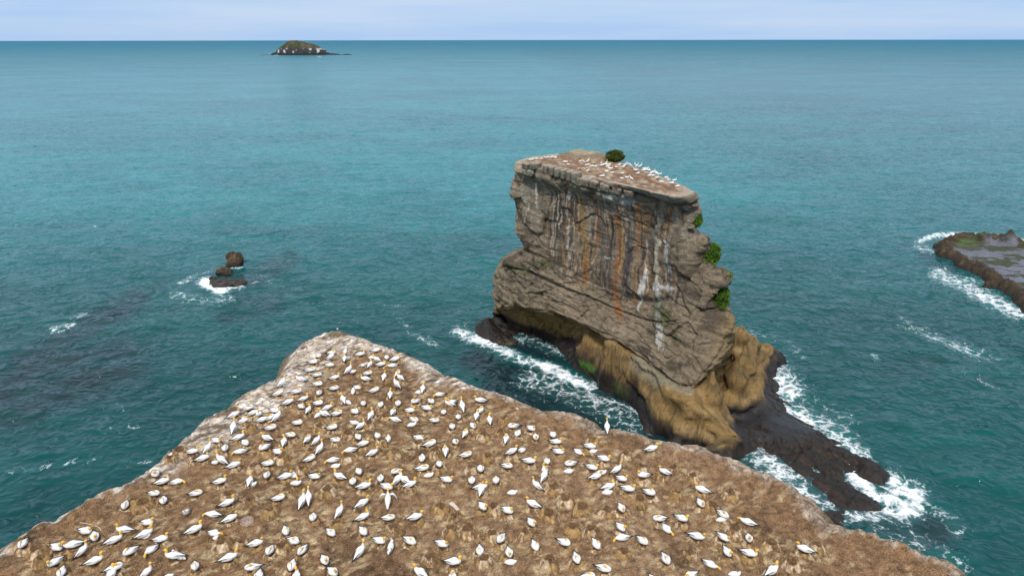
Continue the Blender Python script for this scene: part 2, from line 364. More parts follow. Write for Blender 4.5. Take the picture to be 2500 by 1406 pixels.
# ------------------------------------------------------------------ headland
# where each bird and each empty nest of the colony is, read off the photograph tile by tile
TILES = {
 (650, 790, 5.5556): "880,350,0,t 705,405,300,t 870,445,10,u 1068,375,90,c 1055,445,90,h 1110,447,270,j 630,498,0,t 855,535,0,h 595,600,0,t 685,670,0,t 925,695,10,h 1110,615,30,u 1165,645,0,c 1265,380,20,h 1480,335,0,h 1490,440,150,h 1430,470,0,c 1627,405,300,t 1740,450,20,h 1310,560,0,j 1400,525,90,h 1550,515,20,g 1710,555,200,p 1370,625,0,t 1775,635,60,t 1590,695,90,h 1340,715,180,h 1810,715,150,h 460,735,170,p 205,795,20,u 690,785,0,t 915,825,0,t 1230,835,330,h 1760,810,160,u 2115,860,90,h 405,880,0,t 1460,875,20,t 160,915,20,t 710,905,300,t 1172,910,90,c 1675,935,90,h 2070,930,0,c 2345,945,200,p 495,980,20,h 1035,990,120,h 290,1030,20,h 2015,1010,210,t 2230,1025,320,t 2480,1050,170,h 1780,1045,270,t 1100,1050,160,c 700,1040,350,t 1310,1060,290,t 820,1090,20,h 470,1095,330,h 560,1130,90,h 1548,1085,270,t 1195,1160,330,t 1715,1155,80,t 1945,1155,345,h 2170,1120,350,h 2400,1165,300,t 105,1160,340,t 780,1205,170,h 697,1245,45,c 960,1195,0,t 1410,1205,90,h 45,1245,10,t 140,1255,20,u 415,1310,0,t 2000,1270,340,t 2275,1265,0,t 1745,1290,170,p 1195,1345,180,c 1270,1355,30,h 890,1375,0,t 60,1380,0,t 1970,1385,0,c",
 (400, 960, 6.25): "1285,180,15,t 1060,275,20,h 1360,270,20,h 1440,290,270,t 1200,390,15,h 1590,340,160,h 1495,380,20,h 1045,510,90,u 1130,635,15,h 1235,720,340,t 1560,635,160,h 1930,595,345,t 785,690,350,h 1820,720,90,h 2180,655,60,t 2320,705,20,u 1520,795,210,t 1730,860,335,h 2375,830,30,u 425,860,10,h 660,815,40,u 925,815,310,t 1155,865,190,p 2220,945,20,t 590,950,10,g 870,1000,165,u 775,1040,0,c 1060,1075,15,h 1585,1045,0,t 1555,1190,290,t 1850,1200,15,h 1950,1240,340,p 2000,1360,0,c 2290,1230,345,h 845,1275,10,h 1300,1310,90,h 1330,1375,0,c 190,1325,355,p",
 (300, 1080, 12.44): "960,900,330,g 1160,1060,20,g",
 (700, 960, 6.25): "740,690,350,t 1080,635,330,t 1375,585,310,t 1540,690,100,p 1165,740,10,h 1300,845,20,h 960,850,200,p 2010,625,350,h 2185,735,20,t 2410,820,80,t 2055,910,280,t 700,1000,200,p 2320,1060,280,t 2070,1115,0,t 735,1105,0,c 790,1195,165,h 1090,1165,310,t 1650,1140,210,t 2155,1245,0,c 2430,1280,345,h 1425,1275,300,t 1000,1310,300,t 1690,1320,20,u 1790,1295,160,h 1880,1360,15,h 1170,1390,15,h 1520,1390,340,h",
 (1000, 960, 6.25): "640,100,200,h 800,190,120,u 1075,80,170,h 1075,210,60,t 1010,315,90,h 735,320,300,t 1215,370,100,h 640,460,280,t 960,460,310,h 840,570,80,t 695,690,310,h 1570,455,190,t 1850,500,330,h 1645,575,230,t 1920,600,300,h 2185,605,280,t 1465,665,90,t 2230,725,345,h 860,885,5,t 2270,850,340,h 1560,840,10,h 1705,860,200,c 1820,1000,350,h 2090,970,270,t 1490,1095,340,t 1075,1125,290,t 2060,1150,90,h 2045,1245,30,u 2440,1020,190,t 2420,1185,0,c 940,1275,280,t 1310,1275,290,t 1930,1385,170,u 1085,1400,0,h",
 (1300, 1000, 6.25): "1130,270,90,u 1820,550,10,h 875,545,340,h 910,635,0,c 690,630,300,p 1085,730,345,h 900,850,335,h 1280,900,10,u 960,1000,10,h 1040,960,0,c 1360,1040,335,h 1685,985,190,h 2010,930,160,h 1155,1150,20,g 1455,1190,340,h 1130,1260,0,c 1790,1230,335,t",
 (0, 1181, 6.25): "320,870,280,t 2345,105,350,t 2470,200,310,t 1895,295,300,t 2240,555,345,h 1865,640,190,h 2190,690,30,h 2200,785,0,c 1295,680,345,h 1430,785,330,h 1720,810,20,h 845,905,350,h 1090,880,200,h 1230,945,30,u 2440,790,0,h 1960,980,240,t 2290,1000,240,p 815,1155,230,h 1430,1125,15,h 915,1310,310,t 1740,1245,10,t 1680,1340,90,h 2220,1320,25,u",
 (400, 1181, 6.25): "480,70,0,t 960,220,20,h 335,430,270,j 735,440,180,p 1000,475,20,h 450,650,25,h 760,740,350,p 800,805,0,c 1745,180,0,t 2100,240,50,u 2190,180,120,u 2260,470,280,t 1845,650,310,t 1390,840,5,h 1975,800,345,t 120,1010,190,h 215,1100,170,j 975,1060,20,h 1595,980,270,t 2090,960,240,t 455,1210,310,t 1320,1220,200,t 1935,1215,270,t 1430,1370,300,h 2010,1370,120,h 60,1400,0,c 2440,1110,310,h",
 (800, 1181, 6.25): "40,705,340,t 520,240,20,h 170,400,40,u 530,440,15,g 910,240,90,w 925,475,5,t 1330,480,20,h 535,665,310,t 780,800,345,h 1250,810,330,t 485,1010,30,u 950,965,60,j 1740,880,345,h 1920,1160,345,h 2310,985,285,t 2330,70,90,h 2360,290,320,h 70,1290,335,h 1400,1310,150,h 1890,1395,90,t",
 (1200, 1181, 6.25): "310,130,0,c 620,280,160,h 245,395,335,h 605,535,300,h 130,810,240,t 660,930,290,t 1110,825,330,t 260,1020,270,h 280,1190,0,c 1595,870,300,t 1290,1100,275,t 1980,340,300,h 1970,620,310,h 1985,805,190,p 2310,840,310,t 1720,1240,335,t 1470,1390,0,t 2480,1400,300,t",
 (1600, 1181, 6.25): "700,70,160,h 690,260,270,h 50,500,180,t 400,510,330,h 160,680,300,p 630,790,335,h 1035,435,320,t 1000,540,0,c 1405,575,170,p 1035,780,315,h 1425,785,260,h 1095,1020,290,h 1440,1025,335,h 155,1125,300,t 830,1210,320,p 530,1350,200,g 1195,1370,0,c 2270,975,160,h 1780,1290,20,h",
}
B = []
for (ox_, oy_, k_), s in TILES.items():
    for e in s.split():
        a, b, h_, p = e.split(','); px, py = ox_ + float(a) / k_, oy_ + float(b) / k_
        if all(math.hypot(px - q[0], py - q[1]) > 6.5 for q in B): B.append((px, py, float(h_), p))
EXPL = [(965,1115),(930,1085),(985,1155),(1150,1195),(1205,1245),(1110,1262),(1075,1240),(1150,1150),(1290,1065),(1445,1075),(1525,1110),(1570,1140),(1640,1145),(1690,1165),(1780,1210),(1740,1240),(1650,1210),(1500,1150),(1460,1200),(1240,1150),
 (620,1140),(690,1120),(560,1215),(500,1210),(610,1225),(700,1200),(800,1205),(880,1255),(820,1280),(660,1260),(590,1330),(545,1335),(690,1340),(760,1260),(960,1295),(1000,1280),(1140,1300),(1200,1310),(1280,1310),(1340,1260),(1420,1240),(1480,1250),(1400,1290),
 (1440,1300),(1050,1365),(1100,1300),(1180,1375),(1340,1380),(1520,1355),(1560,1225),(1680,1355),(1620,1370),(1900,1395),(1930,1380),(1880,1330),(1790,1300),(1700,1340),(440,1110),(480,1120),(420,1130),(330,1230),(300,1260),(350,1240),(90,1345),(100,1370),(200,1345),(230,1335),
 (740,1150),(850,1120),(1060,1110),(1020,1090),(1130,1090),(1180,1070),(1220,1060),(1250,1090),(1190,1120),(1350,1195),(1380,1220),(1010,1050),(940,1020),(900,1040),(850,1060),(780,1040),(760,1100),(660,1080),(610,1050),(1300,1030),(1340,1040),(1230,1030),(1640,1090),(1720,1120),(1780,1150),(1840,1190),(1560,1080),(1420,1050),(1990,1340),(2050,1390),(2120,1350)]
EXPL = [e for e in EXPL if e not in ((1300,1030),(1340,1040),(1640,1090),(1720,1120),(1780,1150),(1840,1190),(1420,1050),(2120,1350),(1560,1080),(2050,1390))]
NXY = np.array([[float(v) for v in at_z(b[0], b[1], 31.15)[:2]] for b in B if b[3] in 'thg'] + [[float(v) for v in at_z(a, b, 31.05)[:2]] for a, b in EXPL])
OUT = [(0,1338),(45,1303),(72,1286),(98,1266),(112,1264),(128,1268),(152,1248),(176,1240),(200,1220),(240,1200),(262,1190),(290,1184),
 (340,1160),(372,1138),(398,1112),(428,1085),(462,1056),(476,1046),(500,1022),(528,1008),(560,996),(568,984),(576,970),(600,956),
 (632,944),(662,930),(690,905),(706,880),(716,868),(722,846),(742,830),(765,820),(790,811),(820,806),(845,811),(865,820),(900,826),(922,838),
 (960,853),(998,866),(1040,884),(1062,898),(1074,912),(1100,915),(1132,926),(1160,941),(1190,954),(1232,961),(1262,976),(1292,991),
 (1330,998),(1364,1001),(1395,1004),(1425,1014),(1448,1032),(1468,1044),(1495,1043),(1530,1050),(1562,1053),(1585,1062),(1620,1070),(1655,1082),(1700,1084),
 (1765,1112),(1812,1128),(1850,1142),(1900,1165),(1942,1190),(1966,1206),(1990,1226),(1998,1250),(2000,1262),(2014,1276),(2060,1282),(2108,1290),
 (2160,1303),(2222,1328),(2290,1355),(2342,1386),(2390,1412)]
HZ = 31.0
ox, oy, _ = at_z([p[0] for p in OUT], [p[1] for p in OUT], HZ)
poly = list(zip(ox.tolist(), oy.tolist()))
poly = [(-62, 6), (-44, 12), (-30, 18.5), (poly[0][0] - 2.0, poly[0][1] - 1.1)] + poly + [(poly[-1][0] + 3, poly[-1][1] - 2), (30, 14), (45, 8), (58, 2), (58, -22), (-62, -22)]
PX = np.array(poly)
def sdist(x, y):
    d = np.full(x.shape, 1e9); ins = np.zeros(x.shape, bool)
    for i in range(len(PX)):
        x0, y0 = PX[i]; x1, y1 = PX[(i + 1) % len(PX)]
        vx, vy = x1 - x0, y1 - y0
        t = np.clip(((x - x0) * vx + (y - y0) * vy) / (vx * vx + vy * vy), 0, 1)
        d = np.minimum(d, np.hypot(x - x0 - t * vx, y - y0 - t * vy))
        c = ((y0 > y) != (y1 > y)) & (x < (x1 - x0) * (y - y0) / (y1 - y0 + 1e-12) + x0)
        ins ^= c
    return np.where(ins, d, -d)
def nest_field(x, y):
    m = np.zeros(np.shape(x)); a = np.zeros(np.shape(x)); q = np.full(np.shape(x), 9.)
    for nx, ny in NXY:
        k = (np.abs(x - nx) < 1.1) & (np.abs(y - ny) < 1.1)
        if not k.any(): continue
        dx, dy = x[k] - nx, y[k] - ny; r2 = dx * dx + dy * dy; m[k] = np.maximum(m[k], np.exp(-r2 / .13))
        rr = np.sqrt(r2); n = rr < q[k]; t = q[k]; t[n] = rr[n]; q[k] = t; t = a[k]; t[n] = np.arctan2(dy, dx)[n] + nx; a[k] = t
    return m, q, a
def head_h(x, y, d):
    nm_, _, _ = nest_field(x, y)
    lo = .22 * fbm(x / 5, y / 5, 0, 3, 51)
    mid = .13 * fbm(x / 1.1, y / 1.1, 0, 3, 52)
    fine = .05 * fbm(x / .34, y / .34, 0, 2, 53) + .05 * ridged((x * .8 + y * .6) / 1.6, (-x * .6 + y * .8) / .5, 0, 3, 58)
    dd = d + .12 * fbm(x / .7, y / .7, 0, 2, 54)
    rim = sst(1.6, .2, dd)
    c1, c2, cid = worley(x / .9 + .3 * fbm(x, y, 0, 2, 57), y / .55, 0, 56)
    rock = rim * (.20 * (cid - .5) - .12 * sst(.12, 0, c2 - c1))
    drop = .8 * np.maximum(0, .35 - dd)**1.6
    lip = .10 * sst(1.8, .7, dd) * sst(0, .5, dd)
    return HZ + lo * sst(0, 2, dd + .5) + mid + fine + rock + lip - drop + nm_ * (.13 + .05 * vnoise(x / .3, y / .3, 0, 59)) - .05 * sst(.0, .3, nm_) * sst(.6, .3, nm_)
def rim_w(x, y):
    px, py = project(x, y, HZ + 0 * x)
    w = .62 + .45 * fbm(x / 3, y / 3, 0, 2, 61)
    w = w + 2.4 * sst(240, 60, seg_dist(px, py, [(620, 960), (760, 850), (900, 850)])) * sst(930, 830, px) + .9 * sst(120, 20, seg_dist(px, py, [(1040, 890), (1070, 930)]))
    w = w + 1.0 * sst(160, 30, seg_dist(px, py, [(420, 1110), (560, 1000)]))
    return np.maximum(w, .3)
def build_head():
    def sheet(x0, x1, y0, y1, st):
        gx = np.arange(x0, x1, st); gy = np.arange(y0, y1, st)
        X, Y = np.meshgrid(gx, gy); D = sdist(X, Y)
        Z = head_h(X, Y, D)
        keep = D > -2.2
        Fc = grid_faces(*X.shape)
        ok = keep.ravel()[Fc].all(1); Fc = Fc[ok]
        idx = -np.ones(X.size, int); u = np.unique(Fc); idx[u] = np.arange(len(u))
        x, y, z, d = [a.ravel()[u] for a in (X, Y, Z, D)]
        # colours
        n1 = fbm(x / 2.2, y / 2.2, 0, 4, 71); n2 = fbm(x / .5, y / .5, 0, 3, 72); n3 = fbm(x / 6, y / 6, 0, 3, 73)
        c = np.tile(np.array([.245, .140, .068]), (len(x), 1))
        c = mixc(c, (.15, .083, .040), sst(.05, .5, n1 + .3 * n2)); c = mixc(c, (.285, .172, .092), sst(.1, .6, n3 + .5 * n2))
        # pale dried splashes elongated along the dip of the rock
        sx = (x * .8 + y * .6); sy = (-x * .6 + y * .8)
        sp = fbm(sx / 1.3, sy / .45, 0, 4, 74); c = mixc(c, (.46, .33, .19), .8 * sst(.34, .6, sp))
        sp2 = fbm(sx / .5, sy / .5, 3.3, 3, 79); c = mixc(c, (.60, .45, .24), .6 * sst(.42, .60, sp2))
        nm_, nq, na = nest_field(x, y)
        ray_ = fbm(np.cos(na) * 3.2, np.sin(na) * 3.2, nq * 1.1, 3, 85) + .35 * n2
        c = mixc(c, (.50, .375, .225), .55 * sst(.05, .4, ray_) * sst(.30, .42, nq) * sst(.95, .5, nq))
        c = mixc(c, (.60, .47, .26), .6 * sst(.25, .5, ray_) * sst(.3, .4, nq) * sst(.8, .5, nq))
        c = mixc(c, (.12, .068, .034), .4 * sst(.1, .4, -ray_) * sst(.25, .4, nq) * sst(1.0, .5, nq))
        w = rim_w(x, y); r = sst(w * 1.25, w * .45, d + .45 * n2 + .35 * n1)
        rc = np.tile(np.array([.56, .46, .36]), (len(x), 1))
        rc = mixc(rc, (.86, .78, .70), sst(-.12, .25, fbm(sx / .8, sy / .25, 0, 4, 75)))
        rc = mixc(rc, (.20, .145, .10), sst(.05, .4, fbm(sx / .9, sy / .35, 0, 4, 76)))
        rt = sst(-4, 1, x)           # gully side of the rim is plain sandstone
        rc = mixc(rc, (.44, .335, .245), rt * .75)
        c1, c2, cid = worley(sx / .8, sy / .4, 0, 77)
        rc = mixc(rc, (.13, .09, .065), .8 * sst(.13, .0, c2 - c1))
        c = c * (1 - r[:, None]) + rc * r[:, None]
        under = sst(-.1, -.7, d); c = mixc(c, (.20, .15, .10), under)
        return np.stack([x, y, z], -1), idx[Fc], c
    V, Fc, c = sheet(-32, 32, 16.5, 44, .085)
    link('headland', new_mesh('headland', V, Fc, c, mat=M_head), kind='structure')
    # coarse continuation towards the viewer, then the cliff walls down to the sea
    V, Fc, c = sheet(-62, 58, -22, 17.2, .6)
    V[:, 2] -= .05 + .25 * sst(16.0, 17.0, V[:, 1]); 
    link('headland_back', new_mesh('headland_back', V, Fc, c, mat=M_head), kind='structure')
    P = []
    for i in range(len(PX)):
        a = PX[i]; b = PX[(i + 1) % len(PX)]; L = np.hypot(*(b - a)); k = max(1, int(L / .7))
        for j in range(k): P.append(a + (b - a) * j / k)
    P = np.array(P); T = np.roll(P, -1, 0) - np.roll(P, 1, 0); T /= np.linalg.norm(T, axis=1)[:, None] + 1e-9
    Nn = np.stack([T[:, 1], -T[:, 0]], -1)
    area = .5 * np.sum(PX[:, 0] * np.roll(PX[:, 1], -1) - np.roll(PX[:, 0], -1) * PX[:, 1])
    if area < 0: Nn = -Nn
    zs = np.linspace(30.2, -3, 70); rows = []
    for z in zs:
        x = P[:, 0]; y = P[:, 1]
        o = -.25 + .03 * (30.2 - z) + .9 * ridged(x / 6, y / 6, z / 5, 3, 81) * sst(30.2, 27, z) + .5 * vnoise(0 * x, 0 * x, (z + .1 * x) * 1.1, 82) * sst(30.2, 28, z)
        rows.append(np.stack([x + Nn[:, 0] * o, y + Nn[:, 1] * o, np.full(len(x), z)], -1))
    V = np.array(rows); sh = V.shape[:2]; V = V.reshape(-1, 3)
    n1 = fbm(V[:, 0] / 3, V[:, 1] / 3, V[:, 2] / 1.2, 4, 83)
    c = np.tile(np.array([.24, .19, .14]), (len(V), 1)); c = mixc(c, (.13, .10, .08), sst(0, .5, n1)); c = mixc(c, (.03, .024, .018), sst(4, 2, V[:, 2] + 1.5 * n1))
    m = new_mesh('cliff', V, grid_faces(*sh, wrap=True), c, mat=M_stack); link('cliff', m, kind='structure')
build_head()

# ------------------------------------------------------------------ sea stack
COLS_ROWS = [
 # (kind, [(px,py,off) x 9]) left silhouette .. right silhouette
 [(1255,399,None),(1319,397,None),(1370,411,None),(1420,426,None),(1480,442,None),(1540,456,None),(1600,470,None),(1652,479,None),(1690,470,None)],
 [(1249,418,-.1),(1312,418,-.3),(1365,431,-.35),(1418,444,-.35),(1480,458,-.35),(1540,472,-.35),(1600,486,-.3),(1655,497,-.3),(1698,490,1.2)],
 [(1248,450,.5),(1305,450,.7),(1360,466,.7),(1415,480,.8),(1480,495,.8),(1540,508,.8),(1600,515,.5),(1655,520,.2),(1694,510,2)],
 [(1250,490,.6),(1300,490,.6),(1360,505,1.0),(1415,520,1.4),(1480,535,1.5),(1540,545,1.5),(1600,548,.9),(1655,545,.3),(1706,518,2.2)],
 [(1258,556,.9),(1305,560,.5),(1360,575,.9),(1415,590,1.4),(1480,600,1.6),(1540,610,1.6),(1600,612,1.0),(1660,595,.2),(1700,560,2.4)],
 [(1268,580,1.0),(1312,600,.3),(1364,618,.7),(1418,636,1.2),(1480,655,1.4),(1540,668,1.4),(1600,675,1.0),(1660,655,.2),(1739,577,1.4)],
 [(1278,600,1.2),(1318,620,.5),(1370,640,.6),(1420,662,.9),(1480,690,1.0),(1540,712,.9),(1600,722,.7),(1665,705,.3),(1720,614,2.8)],
 [(1268,610,.9),(1318,632,-.1),(1372,657,-.1),(1424,682,.0),(1484,710,.2),(1544,734,.2),(1604,746,.1),(1670,728,-.2),(1736,636,2.6)],
 [(1264,628,.8),(1312,648,-.4),(1372,674,-.4),(1430,700,-.3),(1490,728,-.1),(1550,752,-.2),(1610,766,-.3),(1680,748,-.5),(1754,655,2.0)],
 [(1226,640,.8),(1286,660,-.6),(1352,688,-.7),(1422,715,-.6),(1490,744,-.5),(1552,768,-.6),(1616,782,-.8),(1690,764,-.6),(1782,672,2.6)],
 [(1210,655,1.0),(1270,678,-.7),(1340,704,-.9),(1412,734,-.9),(1482,762,-1.0),(1550,785,-1.1),(1618,798,-1.3),(1696,780,-.8),(1745,700,3.2)],
 [(1206,700,1.2),(1266,712,-.9),(1337,728,-1.3),(1407,758,-1.4),(1475,785,-1.5),(1547,812,-1.8),(1618,836,-2.1),(1705,806,-1.1),(1747,738,3.0)],
 [(1206,732,1.2),(1264,738,-1.0),(1333,748,-1.6),(1403,774,-1.8),(1468,798,-2.0),(1540,830,-2.2),(1612,872,-2.8),(1695,880,-2.6),(1778,762,2.8)],
 [(1209,748,1.3),(1262,750,-.9),(1330,760,-1.6),(1400,787,-1.9),(1462,810,-2.1),(1528,845,-2.5),(1605,900,-3.2),(1690,950,-4.4),(1792,800,2.5)],
 [(1207,760,2.6),(1262,760,1.6),(1330,770,2.2),(1400,797,2.0),(1462,820,1.2),(1528,858,.6),(1608,915,-.6),(1690,965,-1.6),(1790,830,4)],
]
STONE = dict()
def build_stack():
    rows = []
    for row in COLS_ROWS:
        P = []
        for (px, py, off) in row:
            if off is None: P.append(at_z(px, py, 31.0 if px < 1680 else 31.0))
            else: P.append(at_face(px, py, off))
        P = np.array(P, float); c8 = P[8]; c0 = P[0]
        zb = P[:, 2].mean()
        back = [c8 + (-.8, 6.5, 0), c8 + (-3.5, 16, 0), c8 + (-7.5, 27, 0), c0 + (10, 10.5, 0), c0 + (3, 6.5, 0)]
        for b in back: b[2] = zb if off is not None else 31.0
        rows.append(np.array(list(P) + back))
    last = rows[-1].copy(); mid = last.copy(); mid[:, 2] = 1.0; mid[:9, 1] += 2.5
    low = mid.copy(); low[:, 2] = -3.0
    rows += [mid, low]
    K = np.array(rows)                     # (nr, 14, 3)
    nr, nc, _ = K.shape
    def cat(A, t, axis, per):
        A = np.moveaxis(A, axis, 0); n = A.shape[0]; i = np.floor(t).astype(int); f = (t - i)[(...,) + (None,) * (A.ndim - 1)]
        g = (lambda k: A[k % n]) if per else (lambda k: A[np.clip(k, 0, n - 1)])
        p0, p1, p2, p3 = g(i - 1), g(i), g(i + 1), g(i + 2); tt = .38
        m1 = (p2 - p0) * tt; m2 = (p3 - p1) * tt
        r = (2*f**3 - 3*f**2 + 1) * p1 + (f**3 - 2*f**2 + f) * m1 + (-2*f**3 + 3*f**2) * p2 + (f**3 - f**2) * m2
        return np.moveaxis(r, 0, axis)
    tcol = np.concatenate([np.linspace(0, 8, 560, endpoint=False), np.linspace(8, 14, 120, endpoint=False)])
    trow = []
    for i in range(nr - 1): trow += list(np.linspace(i, i + 1, [14, 22, 26, 34, 18, 16, 10, 14, 14, 14, 22, 26, 16, 18, 14, 6][i], endpoint=False))
    trow.append(nr - 1 - 1e-6); trow = np.array(trow)
    G = cat(cat(K, trow, 0, False), tcol, 1, True)          # base surface
    TR, TC = np.meshgrid(trow, tcol, indexing='ij')
    # normals of the base surface
    du = np.roll(G, -1, 1) - np.roll(G, 1, 1); dv = np.gradient(G, axis=0)
    Nn = np.cross(du, dv); Nn /= np.linalg.norm(Nn, axis=2)[..., None] + 1e-9
    cen = G.mean(1, keepdims=True); 
    if ((Nn * (G - cen))[5, :, :2].sum() < 0): Nn = -Nn
    x, y, z = G[..., 0], G[..., 1], G[..., 2]
    u = x * .72 - (y - 110) * .69                            # along the face
    s = z + .16 * u + .5 * fbm(u / 7, z / 7, 0, 2, 90)       # strata height, dips to the right
    h = .55 * fbm(u / 5, s / 4, y / 9, 4, 91)
    # facets: flat broken slabs with sharp borders
    d1, d2, cid = worley(u / 4.2 + .35 * fbm(u / 3, z / 3, 0, 3, 92), s / 2.9, y / 8, 93)
    bandh = sst(1.5, 2.3, TR) * sst(7.2, 6.0, TR) * sst(1.3, 2.2, TC) * sst(7.2, 6.3, TC); h += .85 * (1 - .6 * bandh) * (cid - .5) - .10 * sst(.10, 0, d2 - d1)
    d1b, d2b, cidb = worley(u / 1.3, s / .8, y / 4, 94)
    lowm = sst(5.2, 7.5, TR); h += (.26 * (cidb - .5) - .05 * sst(.12, 0, d2b - d1b)) * (.35 + .65 * lowm)
    # bedding ledges
    bed = vnoise(0 * s, u / 14, s * 1.6, 95); h += .15 * np.sign(bed) * np.abs(bed)**.5 * (.25 + .75 * (lowm + sst(2.4, 1.0, TR)).clip(0, 1))
    thin = vnoise(0 * s, u / 20, s * 5.5, 96); h += .03 * thin
    # drapery flutes in the streaked band
    fl = sst(1.6, 2.6, TR) * sst(7.4, 5.6, TR) * sst(1.2, 2.2, TC) * sst(7.6, 6.6, TC)
    h += fl * .20 * ridged(u / .8, z / 7, 0, 3, 97)
    h += .12 * fbm(x / .6, y / .6, z / .6, 3, 98)
    # a few long cracks
    for lv, wd in ((6.45, .20), (9.3, .12), (1.05, .16), (12.9, .1)):
        h -= .6 * (.55 if lv < 2 else 1 if lv > 12 else sst(6.9, 5.8, TC)) * np.exp(-((TR - lv - .10 * fbm(u / 3, 0 * u, 0, 3, 99)) / wd)**2)
    spk = sst(7.2, 8, TC) * sst(9.5, 8.3, TC)                # ragged seaward end
    h += spk * .6 * ridged(z / 2.6, u / 6, 0, 2, 101) * sst(.8, 2, TR)
    spl = sst(.9, 0, TC); h += spl * .45 * ridged(z / 2.2, u / 6, 0, 2, 102) * sst(.8, 2, TR)
    h *= .35 + .65 * sst(0, .8, TR)
    Pd = G + Nn * h[..., None]; Pd[0] = G[0] + Nn[0] * (.25 * h[0][..., None]); 
    # ---- colour
    px, py = project(G[..., 0], G[..., 1], G[..., 2])
    n1 = fbm(u / 2.6, z / 1.6, 0, 5, 111); n2 = fbm(u / .5, z / 3, 0, 4, 112); n3 = fbm(u / 6, z / 5, 2, 3, 113)
    c = np.tile(np.array([.26, .205, .140]), G.shape[:2] + (1,))
    c = mixc(c, (.125, .096, .070), sst(.02, .42, n1)); c = mixc(c, (.30, .235, .160), sst(.1, .5, n3))
    c = mixc(c, (.245, .235, .175), .55 * sst(.0, .35, fbm(u / 1.5, z / 2.5, 5, 4, 114)) * sst(4.5, 1.5, TR))     # lichen grey-green near the top
    c = mixc(c, (.12, .125, .05), .7 * sst(.22, .5, fbm(u / 1.2, z / 1.2, 9, 4, 115)) * (sst(2.4, .8, TR) + .5 * sst(5, 6.2, TR) * sst(3, 1.5, TC)))
    band = sst(1.5, 2.3, TR) * sst(8.3, 6.5, TR + .9 * n2) * sst(1.1, 2.0, TC + .2 * n3) * sst(7.2, 6.3, TC)
    uw = u + .35 * fbm(u / 2, z / 3, 4, 3, 125) + .5 * (cid - .5)
    st = fbm(uw / .42, z / 11, 0, 5, 116); st2 = fbm(uw / .22, z / 7, 3, 4, 117); st3 = fbm(uw / 1.3, z / 9, 7, 3, 118)
    brk = sst(-.45, .15, fbm(u / 1.5, z / 1.8, 6, 4, 126))
    c = mixc(c, (.21, .165, .12), band * .5)
    c = mixc(c, (.085, .066, .052), band * .8 * sst(.0, .28, fbm(uw / .3, z / 9, 12, 4, 128)))
    c = mixc(c, (.31, .150, .060), band * sst(.02, .24, st + .25 * st3) * .85 * brk)
    c = mixc(c, (.38, .27, .15), band * sst(.20, .42, st2) * .7 * brk)
    c = mixc(c, (.060, .052, .048), band * sst(-.05, -.30, st + .2 * st2) * .8)
    c = mixc(c, (.52, .47, .38), band * sst(.14, .34, fbm(uw / .26, z / 8, 9, 4, 119)) * .75 * brk)
    c = mixc(c, (.055, .046, .038), (.45 * (1 - .7 * bandh) * sst(.08, .0, d2 - d1) + .2 * sst(.07, .0, d2b - d1b) * lowm) * sst(-.3, .2, n1))
    pal = sst(-.1, .35, fbm(uw / 1.1, z / 4, 8, 4, 127)) * sst(5.6, 3.5, TR) * .6; c = mixc(c, (.36, .325, .255), pal)
    def stain(pts, w, col, a, seed=0, ys=.35):
        nonlocal c
        w = w * .72; k = seg_dist(px + 7 * fbm(u / 1.5, z / 2.5, seed, 3, 120) , py, pts, ys) / w
        c = mixc(c, col, a * sst(1.35, .35, k + 1.0 * fbm(u / .22, z / 4, seed, 4, 121) + .5 * fbm(u / .8, z / .9, seed, 3, 122)))
    RU, OC, WH, DK = (.29, .125, .045), (.33, .21, .09), (.72, .70, .66), (.075, .068, .07)
    stain([(1385,450),(1382,560)], 7, (.24,.12,.04), .9, 1); stain([(1388,470),(1384,600)], 4, (.42,.42,.42), .8, 2)
    stain([(1420,500),(1430,610),(1425,690)], 9, OC, .9, 3); stain([(1432,600),(1425,680)], 6, RU, .8, 4)
    stain([(1505,500),(1512,600),(1500,700),(1510,760)], 8, RU, .9, 5); stain([(1520,560),(1515,650)], 6, (.42,.29,.14), .9, 6)
    stain([(1535,560),(1530,700)], 9, DK, .75, 7); stain([(1470,560),(1475,640)], 22, DK, .6, 8)
    stain([(1560,500),(1548,620)], 7, (.40,.20,.10), .75, 9); stain([(1636,510),(1628,560)], 5, RU, .8, 10)
    stain([(1582,600),(1575,680),(1560,710)], 6, WH, .95, 11); stain([(1612,590),(1600,640),(1606,690)], 5, (.62,.55,.42), .9, 12)
    stain([(1600,700),(1640,705)], 15, WH, .85, 13, 1.6); stain([(1625,600),(1630,650)], 6, WH, .7, 14)
    stain([(1600,720),(1605,780),(1615,830)], 12, WH, .7, 15); stain([(1560,715),(1555,750)], 5, WH, .8, 16); stain([(1575,620),(1590,680)], 4, OC, .8, 17)
    stain([(1480,478),(1540,490)], 16, (.55,.56,.52), .65, 18, 1.2); stain([(1310,450),(1308,500)], 4, WH, .7, 19); stain([(1288,500),(1284,540)], 4, (.55,.5,.42), .7, 20)
    stain([(1460,628),(1505,632)], 4, (.62,.6,.56), .9, 21, 2.); stain([(1290,655),(1315,672)], 3, (.6,.56,.5), .8, 22, 2.)
    stain([(1505,750),(1512,775)], 6, (.30,.14,.05), .9, 23); stain([(1372,590),(1375,650)], 5, OC, .7, 24)
    stain([(1560,470),(1655,490)], 10, (.34,.33,.30), .6, 25, 1.)
    gr = (.085, .105, .035)
    stain([(1320,640),(1345,650)], 12, gr, .6, 30, 1.); stain([(1600,755),(1625,775)], 14, gr, .7, 31); stain([(1235,650),(1290,665)], 14, gr, .55, 32, 1.); stain([(1640,820),(1650,835)], 12, gr, .5, 33, 1.)
    # tan skirt below the grey rock
    tan = sst(12.9, 13.6, TR + .25 * n1 + .15 * st) 
    c = mixc(c, (.28, .18, .065), tan)
    c = mixc(c, (.26, .185, .08), sst(12.2, 12.9, TR + .2 * n1) * sst(2.0, .4, TC) * .9)
